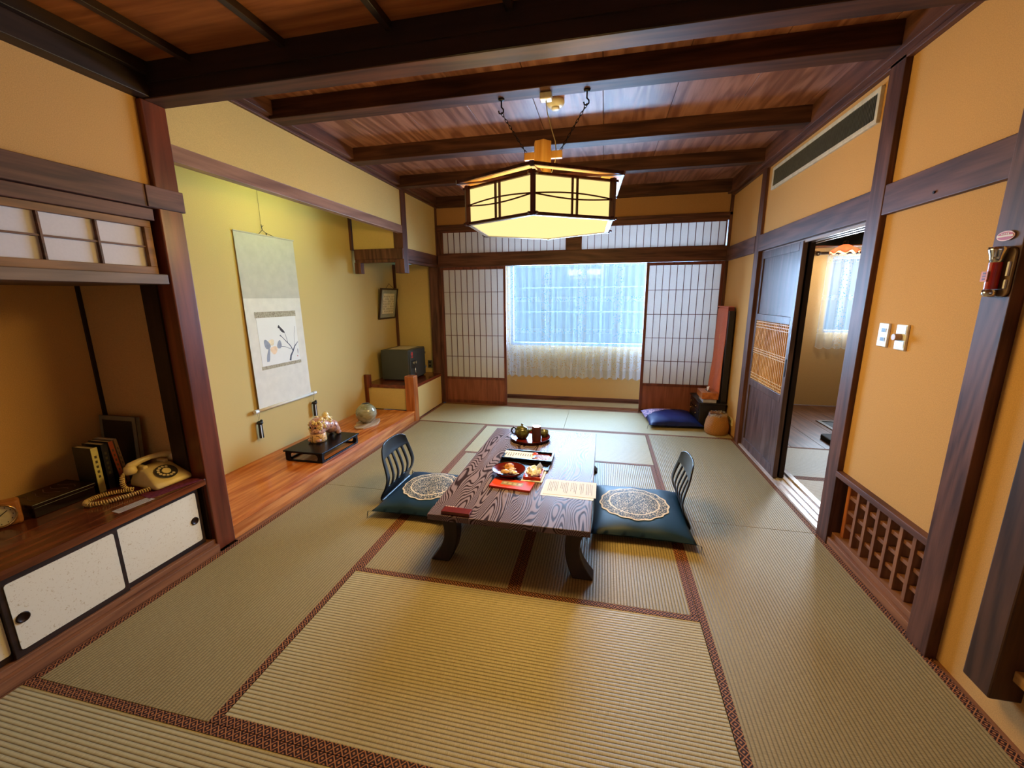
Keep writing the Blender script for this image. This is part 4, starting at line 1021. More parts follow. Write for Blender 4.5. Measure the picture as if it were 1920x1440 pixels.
m = body.modifiers.new('r', 'REMESH'); m.mode = 'VOXEL'; m.voxel_size = .0045; m.use_smooth_shade = True
m = body.modifiers.new('s', 'SMOOTH'); m.iterations = 4
MA = spotted('cream_gold_glaze', (232, 204, 142), (150, 84, 40), 85, .44, .25)
bm = mk(); r = random.Random(2)
for i in range(46):
    th = r.uniform(0, 2*PI); h = r.uniform(.085, .185); rr = .058*math.sqrt(max(.08, 1-((h-.125)/.075)**2)); c = (rr*math.cos(th)*1.05, -.04+rr*math.sin(th), h)
    if c[1] < -.075 and abs(c[0]) < .025 and h < .14: continue
    ball(bm, c, r.uniform(.011, .016), 8)
part('mane_curls', bm, MA, t, local=True, smooth=True, label='cream curly mane')
bm = mk(); lathe(bm, [(0, .120), (.034, .125), (.046, .150), (.040, .172), (.024, .182), (.028, .196), (.017, .212), (0, .225)], (.01, .055, 0), 24)
for i in range(14): a = i*.9; ball(bm, (.01+.042*math.cos(a), .055+.042*math.sin(a), .135+.0035*i), .011, 8)
part('tail_plume', bm, MA, t, local=True, smooth=True, label='cream upright tail')
bm = mk()
for sx in (-1, 1): ball(bm, (sx*.022, -.094, .125), .0095, 10)
part('eyes', bm, plain('eye_glaze', (30, 20, 16), .15), t, local=True, smooth=True)
bm = mk(); lathe(bm, [(0, 0), (.062, 0), (.066, .012), (.062, .060), (.052, .074), (0, .074)], (0, -.045, 0), 32)
part('openwork_ball', bm, spotted('spotted_gold', (226, 176, 116), (74, 34, 20), 48, .42, .3), t, local=True, smooth=True, label='golden spotted base')
t = solo('driftwood_base', prism(mk(), [(-.105+.01*math.sin(i*2.1)+ (.21)*0 + .12*math.cos(2*PI*i/18)*(1+.18*math.sin(5*i))+.105, .19*math.sin(2*PI*i/18)*(1+.12*math.cos(3*i))) for i in range(18)], 0, .016), wood('bleached_driftwood', (150, 118, 92), (206, 176, 146), 'y', .6, .3), 'pale driftwood slab under the round vase', 'wooden slab', bevel=.004)
t.location = (-.315, 2.985, PZ)
VX, VY, VZ = -.325, 3.00, PZ+.016
t = thing('round_vase', (VX, VY, VZ), 'round grey green glazed vase on a driftwood slab', 'vase')
bm = mk(); prof = [(0, 0), (.045, 0)] + [(.112*math.sin(a), .108-.108*math.cos(a)) for a in [math.radians(d) for d in range(28, 156, 8)]] + [(.042, .214), (.040, .219), (.034, .214), (.034, .19), (0, .18)]
tg = NT('grey_green_glaze'); n1 = tg.noise(tg.coords((1, 1, 2.4)), 9, 5, .6, .8); tg.col(tg.ramp(n1, [(.35, s2l((112, 106, 72))), (.5, s2l((146, 140, 112))), (.66, s2l((172, 166, 146)))])); tg.rough(.1, .6); tg.bump(n1, .15, .002)
lathe(bm, prof, (VX, VY, VZ), 56); part('body', bm, tg.m, t, smooth=True)
bm = mk(); lathe(bm, [(0, .2165), (.0355, .2175)], (VX, VY, VZ), 24); part('mouth_shade', bm, plain('mouth_shade_black', (20, 14, 10), .8), t)  # black disc paints the shade inside the vase opening

# hanging scroll
SX = -.692
t = thing('hanging_scroll', (SX, 2.27, .55), 'long white hanging scroll with a persimmon and bird painting', 'scroll')
def sp(bm, y0, y1, z0, z1, dx0=0, dx1=.0012):
    """strip of the scroll, hanging slightly away from the wall toward its foot"""
    f = lambda z: SX + .018*(1-(z-.55)/1.5)
    vs = [bm.verts.new(p) for p in ((f(z0)+dx0, y0, z0), (f(z0)+dx0, y1, z0), (f(z1)+dx0, y1, z1), (f(z1)+dx0, y0, z1), (f(z0)+dx1, y0, z0), (f(z0)+dx1, y1, z0), (f(z1)+dx1, y1, z1), (f(z1)+dx1, y0, z1))]
    for q in ((0,1,2,3),(7,6,5,4),(0,4,5,1),(1,5,6,2),(2,6,7,3),(3,7,4,0)): bm.faces.new([vs[i] for i in q])
Y0, Y1 = 1.945, 2.600
bm = mk(); sp(bm, Y0, Y1, .555, 2.030); part('mounting_silk', bm, plain('pale_silk', (222, 216, 204), .7, .2, var=.05, scale=14), t)
bm = mk(); sp(bm, Y0, Y1, 1.50, 2.030, .0012, .002); part('upper_cloth', bm, plain('grey_silk', (192, 186, 172), .7, .2, var=.06, scale=14), t, label='greyer upper cloth')
for za, zb_ in ((1.335, 1.385), (.885, .915)):
    bm = mk(); sp(bm, 2.035, 2.515, za, zb_, .0012, .0022); part('brocade_band', bm, spotted('beige_brocade', (176, 164, 134), (140, 124, 96), 90, .5, .7), t, label='beige brocade band')
bm = mk(); sp(bm, 2.045, 2.505, .915, 1.335, .0012, .0026); pnt = part('painting', bm, plain('painting_paper', (232, 230, 226), .8, .1, var=.02, scale=6), t)
fx = lambda z: SX + .018*(1-(z-.55)/1.5) + .0028
def stroke(bm, pts, r): tube(bm, [(fx(z), y, z) for y, z in pts], r, 5); 
bm = mk(); stroke(bm, [(2.375, .925), (2.39, .97), (2.425, 1.01), (2.45, 1.05), (2.50, 1.09)], [.012, .010, .008, .006, .003]); stroke(bm, [(2.425, 1.01), (2.40, 1.06), (2.35, 1.11), (2.31, 1.15), (2.285, 1.17)], [.006, .005, .004, .003, .006]); stroke(bm, [(2.37, 1.09), (2.36, 1.14), (2.345, 1.19)], [.003, .0025, .002])
stroke(bm, [(2.45, 1.05), (2.46, 1.15), (2.48, 1.24)], [.0015]*3); stroke(bm, [(2.40, 1.03), (2.33, 1.06), (2.27, 1.07)], .002)
for v in bm.verts: v.co.x = fx(v.co.z) + (v.co.x-fx(v.co.z))*.08
b = mesh_obj('branch', bm, plain('indigo_ink', (76, 80, 96), .8)); 
def sub(o, par): 
    base = Vector(); p = par
    while p is not None: base += p.location; p = p.parent
    o.data.transform(Matrix.Translation(-base)); o.parent = par
sub(b, pnt)
def blot(name, cy, cz, ry, rz, mat, rot=0):
    bm = mk(); pts = []
    for i in range(20):
        a = 2*PI*i/20; k = 1+.1*math.sin(3*a+cy*40); y_, z_ = ry*k*math.cos(a), rz*k*math.sin(a); pts.append((cy+y_*math.cos(rot)-z_*math.sin(rot), cz+y_*math.sin(rot)+z_*math.cos(rot)))
    prism(bm, pts, fx(cz)-.0004, fx(cz)+.0004, 'x'); sub(mesh_obj(name, bm, mat), pnt)
LEAF = plain('grey_leaf_ink', (150, 154, 166), .8); BIRD = plain('bird_ink', (60, 54, 56), .8)
blot('leaf', 2.125, 1.10, .030, .045, LEAF, .5); blot('leaf', 2.265, 1.085, .026, .038, LEAF, -.3); blot('leaf', 2.125, 1.00, .017, .070, LEAF, -.25)
blot('persimmon', 2.195, 1.045, .040, .036, plain('pale_orange_wash', (236, 206, 172), .8)); blot('persimmon', 2.175, 1.115, .034, .028, plain('pale_cream_wash', (232, 216, 184), .8))
blot('bird', 2.315, 1.215, .013, .042, BIRD, .8); blot('bird', 2.285, 1.245, .012, .014, BIRD); blot('signature', 2.485, 1.00, .003, .026, BIRD); blot('signature', 2.475, .955, .005, .006, plain('red_seal', (190, 90, 76), .8))
bm = mk(); tube(bm, [(SX+.022, 1.895, .548), (SX+.022, 2.655, .548)], .013, 14); part('roller', bm, plain('pale_silk', (222, 216, 204), .7), t, smooth=True)
for ya_, yb_ in ((1.890, 1.925), (2.62, 2.66)):
    bm = mk(); tube(bm, [(SX+.022, ya_, .548), (SX+.022, yb_, .548)], .017, 14); part('roller_end', bm, plain('glossy_white_ceramic', (216, 214, 210), .15), t)
bm = mk(); tube(bm, [(SX+.004, 1.94, 2.032), (SX+.004, 2.605, 2.032)], .006, 8); part('top_stave', bm, plain('grey_silk', (192, 186, 172), .7), t)
bm = mk(); CO = plain('dark_cord', (46, 40, 26), .7)
tube(bm, [(SX+.004, 2.16, 2.036), (SX+.004, 2.20, 2.037), (SX+.004, 2.245, 2.075), (SX+.004, 2.28, 2.055), (SX+.004, 2.37, 2.036)], .0022, 6); tube(bm, [(SX+.004, 2.245, 2.07), (SX+.003, 2.24, 2.12)], .003, 6); tube(bm, [(SX+.003, 2.245, 2.10), (SX+.003, 2.262, 2.115)], .0022, 6); tube(bm, [(SX+.004, 2.28, 2.055), (SX+.004, 2.29, 2.03)], .003, 6)
tube(bm, [(SX-.002, 2.243, 2.11), (SX-.002, 2.245, 2.60)], .0011, 5)
part('cord', bm, CO, t, smooth=True)
for k, yy in enumerate((1.925, 2.625)):
    f = thing('scroll_weight', (SX+.024, yy, .30), ('left' if k == 0 else 'right') + ' black tassel weight hanging from the foot of the scroll', 'scroll weight', 'tassel weights on the scroll')
    bm = mk(); tube(bm, [(SX+.024, yy-.012, .535), (SX+.024, yy-.004, .47), (SX+.024, yy+.012, .535)], .0018, 5); part('loop', bm, plain('pale_thread', (190, 180, 150), .7), f)
    bm = mk(); ball(bm, (SX+.024, yy, .445), .026, 14, (1, 1, .7)); ball(bm, (SX+.034, yy+.008, .462), .012, 10); part('knot', bm, plain('black_silk', (18, 18, 20), .5), f, smooth=True)
    bm = mk(); tube(bm, [(SX+.024, yy, .43), (SX+.024, yy, .31)], [.017, .019], 6); part('block', bm, plain('black_silk', (18, 18, 20), .5), f)
    bm = mk(); ab(bm, (SX+.041, SX+.0435), (yy-.016, yy-.008), (.312, .43)); part('white_edge', bm, WP, f)

# safe
t = thing('safe', (-.36, 4.07, .44), 'dark grey steel safe on the dark red shelf in the corner', 'safe')
GS = plain('dark_grey_enamel', (58, 62, 62), .4, .5, var=.08, scale=200)
part('body', box((-.60, -.215), (3.86, 4.36), (.452, .838)), GS, t, bevel=.008)
part('foot_strip', box((-.58, -.235), (3.88, 4.34), (.44, .452)), plain('black_rubber', (14, 14, 14), .8), t)
part('door', box((-.215, -.198), (3.875, 4.33), (.462, .828)), GS, t, bevel=.004)
part('lock_plate', box((-.198, -.193), (3.90, 4.02), (.60, .70)), plain('black_plate', (20, 20, 22), .3), t, bevel=.002)
bm = mk()
for yy in (3.93, 3.99): 
    vs0 = len(bm.verts); tube(bm, [(-.193, yy, .672), (-.170, yy, .672)], .018, 20)
part('dial', bm, plain('chrome', (220, 222, 226), .12, .5, 1), t, label='chrome dials')
bm = mk(); tube(bm, [(-.193, 3.96, .60), (-.172, 3.96, .60), (-.170, 3.96, .50)], .007, 10); part('handle', bm, plain('chrome', (220, 222, 226), .12, .5, 1), t, smooth=True, label='chrome lever handle')
bm = mk(); tube(bm, [(-.1975, 3.935, .785), (-.1965, 3.935, .785)], .026, 24); ab(bm, (-.1975, -.1965), (3.91, 3.96), (.735, .752)); part('red_emblem', bm, plain('red_sticker', (186, 52, 38), .5), t)
bm = mk(); tube(bm, [(-.205, 4.345, .54), (-.205, 4.345, .57)], .010, 10); tube(bm, [(-.205, 4.345, .74), (-.205, 4.345, .77)], .010, 10); part('hinge', bm, plain('chrome', (220, 222, 226), .12, .5, 1), t)
sheet('notice_sheet', (-.415, 4.13), .26, .36, .05, .8385, plain('cream_notice', (206, 190, 150), .7), 'cream notice sheet lying on top of the safe', 'paper', .0008)
t = thing('wall_socket', (-.215, T0, .50), 'grey double socket low on the wall beside the safe', 'socket')
part('plate', box((-.248, -.182), (T0-.008, T0), (.505, .618)), plain('grey_plastic', (96, 92, 84), .5), t, bevel=.003)
part('outlet', box((-.232, -.198), (T0-.010, T0-.008), (.575, .60)), plain('black_plate', (20, 20, 22), .3), t); part('outlet', box((-.232, -.198), (T0-.010, T0-.008), (.522, .548)), plain('black_plate', (20, 20, 22), .3), t)
# framed writing
t = thing('framed_writing', (-.698, 4.25, 1.22), 'small dark framed sheet of writing leaning out from the alcove wall above the safe', 'picture frame'); t.rotation_euler = (0, math.radians(9), 0)
bm = mk(); ringframe(bm, [(-.225, 0), (.225, 0), (.225, .41), (-.225, .41)], [(-.205, .02), (.205, .02), (.205, .39), (-.205, .39)], .0, .022, 'x'); part('frame', bm, plain('dark_frame', (48, 28, 22), .4), t, local=True, bevel=.002)
part('mat_board', box((.002, .010), (-.205, .205), (.02, .39)), plain('grey_green_mount', (150, 150, 130), .8), t, local=True)
part('paper', box((.010, .011), (-.15, .15), (.07, .34)), plain('aged_paper', (216, 204, 168), .8), t, local=True)
bm = mk(); r = random.Random(8)
for i in range(10):
    for k in range(7):
        if r.random() < .85: yy = -.13+.029*i; z_ = .31-.033*k; ab(bm, (.011, .0115), (yy, yy+.010), (z_-.02, z_))
part('writing', bm, plain('faded_ink', (150, 134, 100), .8), t, local=True)
bm = mk(); tube(bm, [(.02, -.12, .40), (-.005, 0, .47), (.02, .12, .40)], .0025, 5); part('hanging_cord', bm, CO, t, local=True)

# ------------------------------------------------------------------ things on the counter
CZ = .476
t = thing('rotary_telephone', (-.215, .765, CZ), 'cream rotary dial telephone on the counter', 'telephone', None, -.10)
IV = plain('cream_bakelite', (226, 204, 142), .22, .5, var=.04); 
bm = mk()
bot = [(-.115, -.098), (.105, -.098), (.105, .098), (-.115, .098)]; mid = [(-.113, -.095), (.100, -.095), (.100, .095), (-.113, .095)]; top = [(-.100, -.070), (-.020, -.070), (-.020, .070), (-.100, .070)]
L = [[bm.verts.new((x, y, z)) for (x, y), z in zip(pp, zz_)] for pp, zz_ in ((bot, (0,)*4), (mid, (.03, .028, .028, .03)), (top, (.098, .098, .098, .098)))]
for a, b in zip(L[:-1], L[1:]):
    for i in range(4): bm.faces.new((a[i], a[(i+1)%4], b[(i+1)%4], b[i]))
bm.faces.new(L[0][::-1]); bm.faces.new(L[2])
part('body', bm, IV, t, local=True, bevel=.016, smooth=True)
# dial on the sloping front
dn = Vector((.07, 0, .12)).normalized(); dc = Vector((.042, 0, .0665)); Rm = dn.to_track_quat('Z', 'Y').to_matrix()
def ondial(bm): bmesh.ops.transform(bm, matrix=Matrix.Translation(dc+dn*.004) @ Rm.to_4x4(), verts=bm.verts); return bm
bm = lathe(mk(), [(0, 0), (.052, 0), (.050, .003), (0, .003)], seg=40); part('dial_plate', ondial(bm), plain('dial_black', (52, 46, 38), .4), t, local=True)
bm = mk()
for i in range(10):
    a = math.radians(60+27*i); lathe(bm, [(0, .0032), (.0072, .0032), (.0072, .0038), (0, .0038)], (.036*math.cos(a), .036*math.sin(a), 0), 14)
part('finger_hole', ondial(bm), plain('dial_cream', (206, 190, 150), .5), t, local=True)
bm = lathe(mk(), [(0, .003), (.021, .003), (.020, .007), (0, .008)], seg=28); part('dial_centre', ondial(bm), IV, t, local=True)
for yy in (-.052, .052):
    bm = mk(); ab(bm, (-.098, -.030), (yy-.012, yy+.012), (.088, .112)); part('cradle', bm, IV, t, local=True, bevel=.005)
bm = mk(); hz = .122
tube(bm, [(-.068, -.122, hz-.012), (-.068, -.10, hz+.004), (-.068, -.05, hz+.016), (-.068, 0, hz+.020), (-.068, .05, hz+.016), (-.068, .10, hz+.004), (-.068, .122, hz-.012)], [.016, .021, .016, .014, .016, .021, .016], 14)
lathe(bm, [(0, -.040), (.026, -.040), (.030, -.028), (.024, .0), (0, .006)], (-.060, -.108, hz+.006), 24); lathe(bm, [(0, -.040), (.026, -.040), (.030, -.028), (.024, .0), (0, .006)], (-.060, .108, hz+.006), 24)
hs = part('handset', bm, IV, t, local=True, smooth=True)
# coiled cord
ctrl = [(-.06, -.135, .105), (-.055, -.152, .080), (-.055, -.155, .05), (-.045, -.150, .02), (-.02, -.135, .012), (-.07, -.185, .012), (-.10, -.24, .012), (-.085, -.30, .012), (-.035, -.315, .012), (.01, -.27, .012), (.035, -.20, .012), (.055, -.13, .012), (.06, -.098, .012)]
def cat(P_, n):
    out = []
    for i in range(len(P_)-1):
        p0, p1, p2, p3 = (Vector(P_[max(i-1, 0)]), Vector(P_[i]), Vector(P_[i+1]), Vector(P_[min(i+2, len(P_)-1)]))
        for k in range(n): f = k/n; out.append(.5*((2*p1)+(-p0+p2)*f+(2*p0-5*p1+4*p2-p3)*f*f+(-p0+3*p1-3*p2+p3)*f**3))
    out.append(Vector(P_[-1])); return out
path = cat(ctrl, 60); pts = []; ph = 0
for i, p in enumerate(path):
    d = (path[min(i+1, len(path)-1)]-path[max(i-1, 0)]); seglen = d.length/2; d.normalize(); a = d.cross(Vector((0,0,1))); a = a.normalized() if a.length > .01 else Vector((1,0,0)); b = d.cross(a); ph += seglen/.0098*2*PI
    rr = .0092 if i > 55 else .0092*i/55; pts.append(p + (a*math.cos(ph)+b*math.sin(ph))*rr)
bm = mk(); tube(bm, pts, .0029, 5); part('coiled_cord', bm, plain('cream_cord', (216, 186, 120), .4), t, local=True, smooth=True)
t = thing('telephone_cloth', (-.20, .745, CZ), 'plum coloured cloth under the telephone', 'cloth', None, -.22)
bm = mk(); ab(bm, (-.15, .155), (-.125, .125), (0, .002)); part('cloth', bm, plain('plum_cloth', (104, 44, 56), .85, .1, var=.3, scale=60), t, local=True)
for o in bpy.data.objects:
    if o.name == 'rotary_telephone': o.location.z = CZ+.0025
t = sheet('printed_label', (-.085, .52), .055, .155, .0, CZ, plain('grey_card', (186, 176, 164), .5), 'grey printed card at the counter edge in front of the telephone', 'card', .001,
      marks=[(-.018+.012*k, -.015+.012*k, -.065, .065) for k in range(4)], markmat=plain('faint_print', (120, 110, 100), .6)); t.rotation_euler.z = -.12
t = thing('lacquer_box', (-.50, .435, CZ), 'flat dark maroon lacquer box on the counter left of the books', 'box')
part('box', box((-.60, -.405), (.32, .565), (CZ, CZ+.052)), plain('maroon_black_lacquer', (26, 10, 9), .22, .3), t, bevel=.003)
part('lid', box((-.605, -.400), (.315, .570), (CZ+.052, CZ+.070)), plain('maroon_black_lacquer', (26, 10, 9), .22, .3), t, bevel=.003)
bm = mk(); r = random.Random(4)
for i in range(5): y = .36+.04*i; tube(bm, [(-.57+.02*k, y+.012*math.sin(k+i), CZ+.0702) for k in range(7)], .0016, 5)
part('gold_decoration', bm, plain('dull_gold', (84, 50, 34), .5), t)
def book(name, x0, x1, y0, y1, h, cover, spinec, label, lean=0, cat='book'):
    t = thing(name, ((x0+x1)/2, (y0+y1)/2, CZ), label, cat, 'books standing on the counter'); hx, hy = (x1-x0)/2, (y1-y0)/2
    part('pages', box((-hx+.004, hx-.004), (-hy+.003, hy-.003), (.003, h-.003)), plain('page_cream', (196, 184, 150), .8), t, local=True)
    [part('cover', box((-hx, hx), q, (0, h)), plain('cover_%d_%d' % (cover[0], cover[2]), cover, .45), t, local=True) for q in ((-hy, -hy+.003), (hy-.003, hy))]
    part('spine', box((hx-.003, hx+.001), (-hy, hy), (0, h)), plain('spine_%d_%d' % (spinec[0], spinec[2]), spinec, .5), t, local=True)
    bm = mk()
    for k in range(5): ab(bm, (hx+.001, hx+.0015), (-hy*.35, hy*.35), (h*.80-k*h*.11-.008, h*.80-k*h*.11+.006))
    part('title', bm, plain('title_ink', (70, 60, 40), .6), t, local=True); t.rotation_euler = (lean, 0, 0); return t
book('book', -.545, -.415, .588, .618, .25, (34, 36, 24), (206, 196, 120), 'green covered book with a cream spine on the counter')
book('book', -.55, -.415, .635, .665, .255, (16, 18, 26), (20, 20, 28), 'dark blue book between the cream spine and the orange spine')
book('book', -.55, -.41, .693, .714, .262, (40, 30, 22), (150, 66, 26), 'book with an orange brown spine on the counter', .10)
book('book', -.55, -.415, .7235, .7385, .265, (190, 180, 160), (130, 100, 70), 'thin pale book leaning behind the orange brown one', .10)
t = thing('photo_album', (-.52, .80, CZ), 'tall dark album with pale edges leaning in the recess behind the books', 'album'); t.rotation_euler = (-.06, 0, 0)
part('cover', box((-.145, .125), (-.012, -.008), (0, .36)), plain('album_dark', (22, 22, 26), .4), t, local=True)
bm = mk(); ringframe(bm, [(-.145, 0), (.125, 0), (.125, .36), (-.145, .36)], [(-.125, .02), (.100, .02), (.100, .335), (-.125, .335)], -.0135, -.012, 'y'); part('pale_border', bm, plain('album_border', (120, 112, 92), .6), t, local=True)
part('leaves', box((-.143, .122), (-.008, .014), (.004, .356)), plain('page_grey', (112, 104, 86), .8), t, local=True)
# alarm clock
t = thing('alarm_clock', (-.475, .245, CZ), 'small brass and wood alarm clock at the left edge of the picture', 'clock', None, -.50); t.scale = (1.18, 1.18, 1.18)
part('case', box((-.020, .030), (-.055, .055), (.0, .100)), wood('clock_wood', (140, 84, 36), (186, 120, 60), 'y', .3, .5), t, local=True, bevel=.010)
def facing(bm, x): bmesh.ops.rotate(bm, verts=bm.verts, cent=(0,0,0), matrix=Matrix.Rotation(PI/2, 3, 'Y')); bmesh.ops.translate(bm, verts=bm.verts, vec=(x, 0, .05)); return bm
part('bezel', facing(lathe(mk(), [(.040, -.002), (.046, -.001), (.047, .008), (.043, .010), (.040, .004)], seg=36), .030), plain('brass', (190, 150, 90), .25, .5, .8), t, local=True, smooth=True)
part('dial', facing(lathe(mk(), [(0, .001), (.041, .001), (.041, .002), (0, .002)], seg=36), .030), plain('dial_face', (216, 204, 160), .5), t, local=True)
bm = mk(); ab(bm, (.0325, .0335), (-.0015, .0015), (.05, .078), rot=Matrix.Rotation(-.9, 3, 'X'), piv=(.033, 0, .05)); ab(bm, (.0325, .0335), (-.002, .002), (.05, .070), rot=Matrix.Rotation(2.3, 3, 'X'), piv=(.033, 0, .05))
for i in range(12): a = 2*PI*i/12; ab(bm, (.0322, .0326), (.034*math.cos(a)-.0012, .034*math.cos(a)+.0012), (.05+.034*math.sin(a)-.0025, .05+.034*math.sin(a)+.0025))
part('hands', bm, plain('dial_ink', (40, 34, 26), .5), t, local=True)

# ------------------------------------------------------------------ right far corner
t = thing('dressing_table', (3.45, 4.19, 0), 'small black dressing chest with drawers in the far right corner', 'chest'); BK = plain('black_stained_chest', (28, 22, 24), .35, .5)
cx0, cx1, cy0, cy1 = 3.315, 3.585, 3.945, 4.45
part('body', box((cx0, cx1), (cy0, cy1), (.002, .285)), BK, t, bevel=.004)
part('top_board', box((cx0-.012, cx1+.004), (cy0-.012, cy1+.01), (.285, .305)), BK, t, bevel=.004)
for z0, z1 in ((.02, .10), (.11, .19), (.20, .275)):
    d = part('drawer', box((cx0-.008, cx0), (cy0+.02, cy1-.02), (z0, z1)), BK, t, bevel=.002)
    bm = mk()
    for yy in (cy0+.12, cy1-.12): ball(bm, (cx0-.015, yy, (z0+z1)/2), .009, 10)
    part('knob', bm, plain('brass', (190, 150, 90), .25, .5, .8), d, smooth=True)
part('mirror_board', box((3.545, 3.585), (4.02, 4.43), (.305, 1.36)), BK, t, bevel=.004)
part('mirror_post', boxes([((3.535, 3.595), (3.985, 4.02), (.305, 1.33))]), BK, t, bevel=.004)
t = thing('mirror_cloth', (3.52, 4.22, .33), 'rust red cloth cover hanging over the tall mirror of the dressing chest', 'cloth')
bm = mk(); NY, NZ = 26, 30; g = []
for j in range(NZ+1):
    f = j/NZ; z = .36+1.015*f; row = []
    for i in range(NY+1):
        u = i/NY; y = 4.445 - .425*u
        x = 3.538 - .012*math.sin(u*PI) - (1-f)*(.016*math.sin(u*9+f*2)+.012*math.sin(u*17-f*5)+.020) + (0 if f < .97 else .03*(f-.97)/.03)
        row.append(bm.verts.new((x, y, z + (.010*math.sin(u*7) if j == 0 else 0))))
    g.append(row)
for j in range(NZ):
    for i in range(NY): bm.faces.new((g[j][i], g[j][i+1], g[j+1][i+1], g[j+1][i]))
RC = plain('rust_red_cloth', (206, 122, 104), .75, .2, var=.10, scale=120)
part('front_fall', bm, RC, t, smooth=True, solid=.003)
part('top_fold', box((3.530, 3.590), (4.015, 4.45), (1.362, 1.376)), RC, t, bevel=.005)
bm = mk(); ab(bm, (3.53, 3.592), (4.008, 4.014), (.95, 1.37)); part('side_fall', bm, plain('dark_red_lining', (96, 30, 34), .7), t, label='darker red side')
bm = mk(); cyy, czz = 4.19, 1.02
for i in range(5): a = -.6+.3*i; tube(bm, [(3.519, cyy, czz-.05), (3.516, cyy+.02*math.sin(a), czz), (3.519, cyy+.035*math.sin(a), czz+.045*math.cos(a))], .003, 5)
part('gold_crest', bm, plain('gold_thread', (206, 176, 96), .5), t)
t = thing('tissue_stand', (3.41, 4.055, .305), 'white and grey box under the wooden tissue box on the chest', 'box')
part('box', box((3.345, 3.485), (3.95, 4.17), (.305, .345)), plain('pale_grey_box', (170, 164, 172), .6), t, bevel=.003)
t = thing('tissue_box', (3.41, 4.05, .345), 'orange wooden tissue box with a white tissue on the black chest', 'tissue box')
part('case', box((3.325, 3.50), (3.935, 4.20), (.346, .422)), orangewood('y'), t, bevel=.006)
part('slot', box((3.395, 3.43), (4.0, 4.14), (.421, .4235)), plain('black_plate', (20, 20, 22), .3), t)
bm = mk(); vs = [bm.verts.new(p) for p in ((3.40, 4.03, .423), (3.425, 4.12, .423), (3.425, 4.06, .475), (3.40, 4.085, .463), (3.412, 4.04, .445))]; bm.faces.new((vs[0], vs[1], vs[2])); bm.faces.new((vs[0], vs[2], vs[3])); bm.faces.new((vs[0], vs[4], vs[2])); part('tissue', bm, WP, t, solid=.002)
t = thing('waste_basket', (3.470, 3.80, 0), 'woven wicker waste basket with a clear liner beside the black chest', 'basket')
tw = NT('woven_wicker'); 
tcw = tw.n('ShaderNodeTexCoord'); spw = tw.n('ShaderNodeSeparateXYZ'); tw.l(tcw.outputs['Object'], spw.inputs[0])
ang = tw.math('ARCTAN2', spw.outputs[1], spw.outputs[0]); wz = tw.math('SINE', tw.math('MULTIPLY', spw.outputs[2], 520)); wa = tw.math('SINE', tw.math('MULTIPLY', ang, 34)); pr_ = tw.math('MULTIPLY', wz, wa)
tw.col(tw.ramp(pr_, [(.0, s2l((150, 94, 36))), (.5, s2l((218, 152, 74)))])); tw.rough(.5, .4); tw.bump(pr_, .6, .004)
bm = lathe(mk(), [(0, .0), (.105, 0), (.120, .02), (.124, .08), (.112, .15), (.092, .20), (.086, .225), (.082, .225), (.088, .195), (.108, .15), (.115, .06), (0, .012)], (3.470, 3.80, 0), 40); part('woven_body', bm, tw.m, t, smooth=True)
bm = mk(); seg = 40; rings = []; r = random.Random(9)
for j, (rr, z) in enumerate(((.088, .19), (.093, .215), (.094, .232), (.086, .238), (.080, .215), (.075, .15))):
    rings.append([bm.verts.new((3.470+(rr+r.uniform(-.004, .005))*math.cos(2*PI*i/seg), 3.80+(rr+r.uniform(-.004, .005))*math.sin(2*PI*i/seg), z+r.uniform(-.007, .007))) for i in range(seg)])
for a, b in zip(rings[:-1], rings[1:]):
    for i in range(seg): bm.faces.new((a[i], a[(i+1)%seg], b[(i+1)%seg], b[i]))
tl = NT('clear_liner'); a1 = tl.n('ShaderNodeBsdfTransparent'); a2 = tl.n('ShaderNodeBsdfGlossy'); a3 = tl.n('ShaderNodeMixShader'); a2.inputs['Roughness'].default_value = .1; a3.inputs[0].default_value = .45; tl.l(a1.outputs[0], a3.inputs[1]); tl.l(a2.outputs[0], a3.inputs[2]); tl.l(a3.outputs[0], tl.out.inputs[0])
part('plastic_liner', bm, tl.m, t, label='clear plastic liner')
t = thing('wall_socket', (XR, 3.80, .10), 'cream wall socket low on the right wall behind the basket', 'socket')
part('plate', box((XR-.002, XR+.008), (3.745, 3.885), (.105, .185)), plain('cream_plastic', (216, 200, 150), .4), t, bevel=.002)
part('outlet', boxes([((XR-.004, XR-.002), (3.79, 3.80), (.13, .16)), ((XR-.004, XR-.002), (3.825, 3.835), (.13, .16))]), plain('black_plate', (20, 20, 22), .3), t)

# ------------------------------------------------------------------ right wall things
t = thing('light_switch', (XR+.008, 1.538, 1.23), 'white double rocker switch plate nearest the doorway', 'light switch')
part('plate', box((3.604, XR+.008), (1.500, 1.576), (1.231, 1.350)), plain('white_plastic', (228, 228, 222), .35), t, bevel=.003)
for z in (1.262, 1.308):
    part('rocker', box((3.6025, 3.604), (1.524, 1.550), (z-.002, z+.016)), plain('rocker_dark', (36, 36, 50), .4), t)
    part('indicator', box((3.6023, 3.604), (1.516, 1.523), (z-.002, z+.016)), plain('rocker_grey', (150, 160, 170), .4), t)
t = thing('dimmer_switch', (XR+.008, 1.405, 1.23), 'dimmer plate with a round knob right of the double switch', 'dimmer')
part('plate', box((3.604, XR+.008), (1.367, 1.443), (1.229, 1.351)), plain('white_plastic', (228, 228, 222), .35), t, bevel=.003)
[part('cover', box((3.602, 3.604), (1.374, 1.436), q), plain('silver_cover', (196, 204, 216), .2, .5, .5), t, bevel=.001) for q in ((1.310, 1.345), (1.243, 1.272))]
bm = mk(); tube(bm, [(3.604, 1.405, 1.291), (3.574, 1.405, 1.291)], .0165, 28); part('knob', bm, plain('beige_knob', (190, 150, 110), .35), t, bevel=.002)
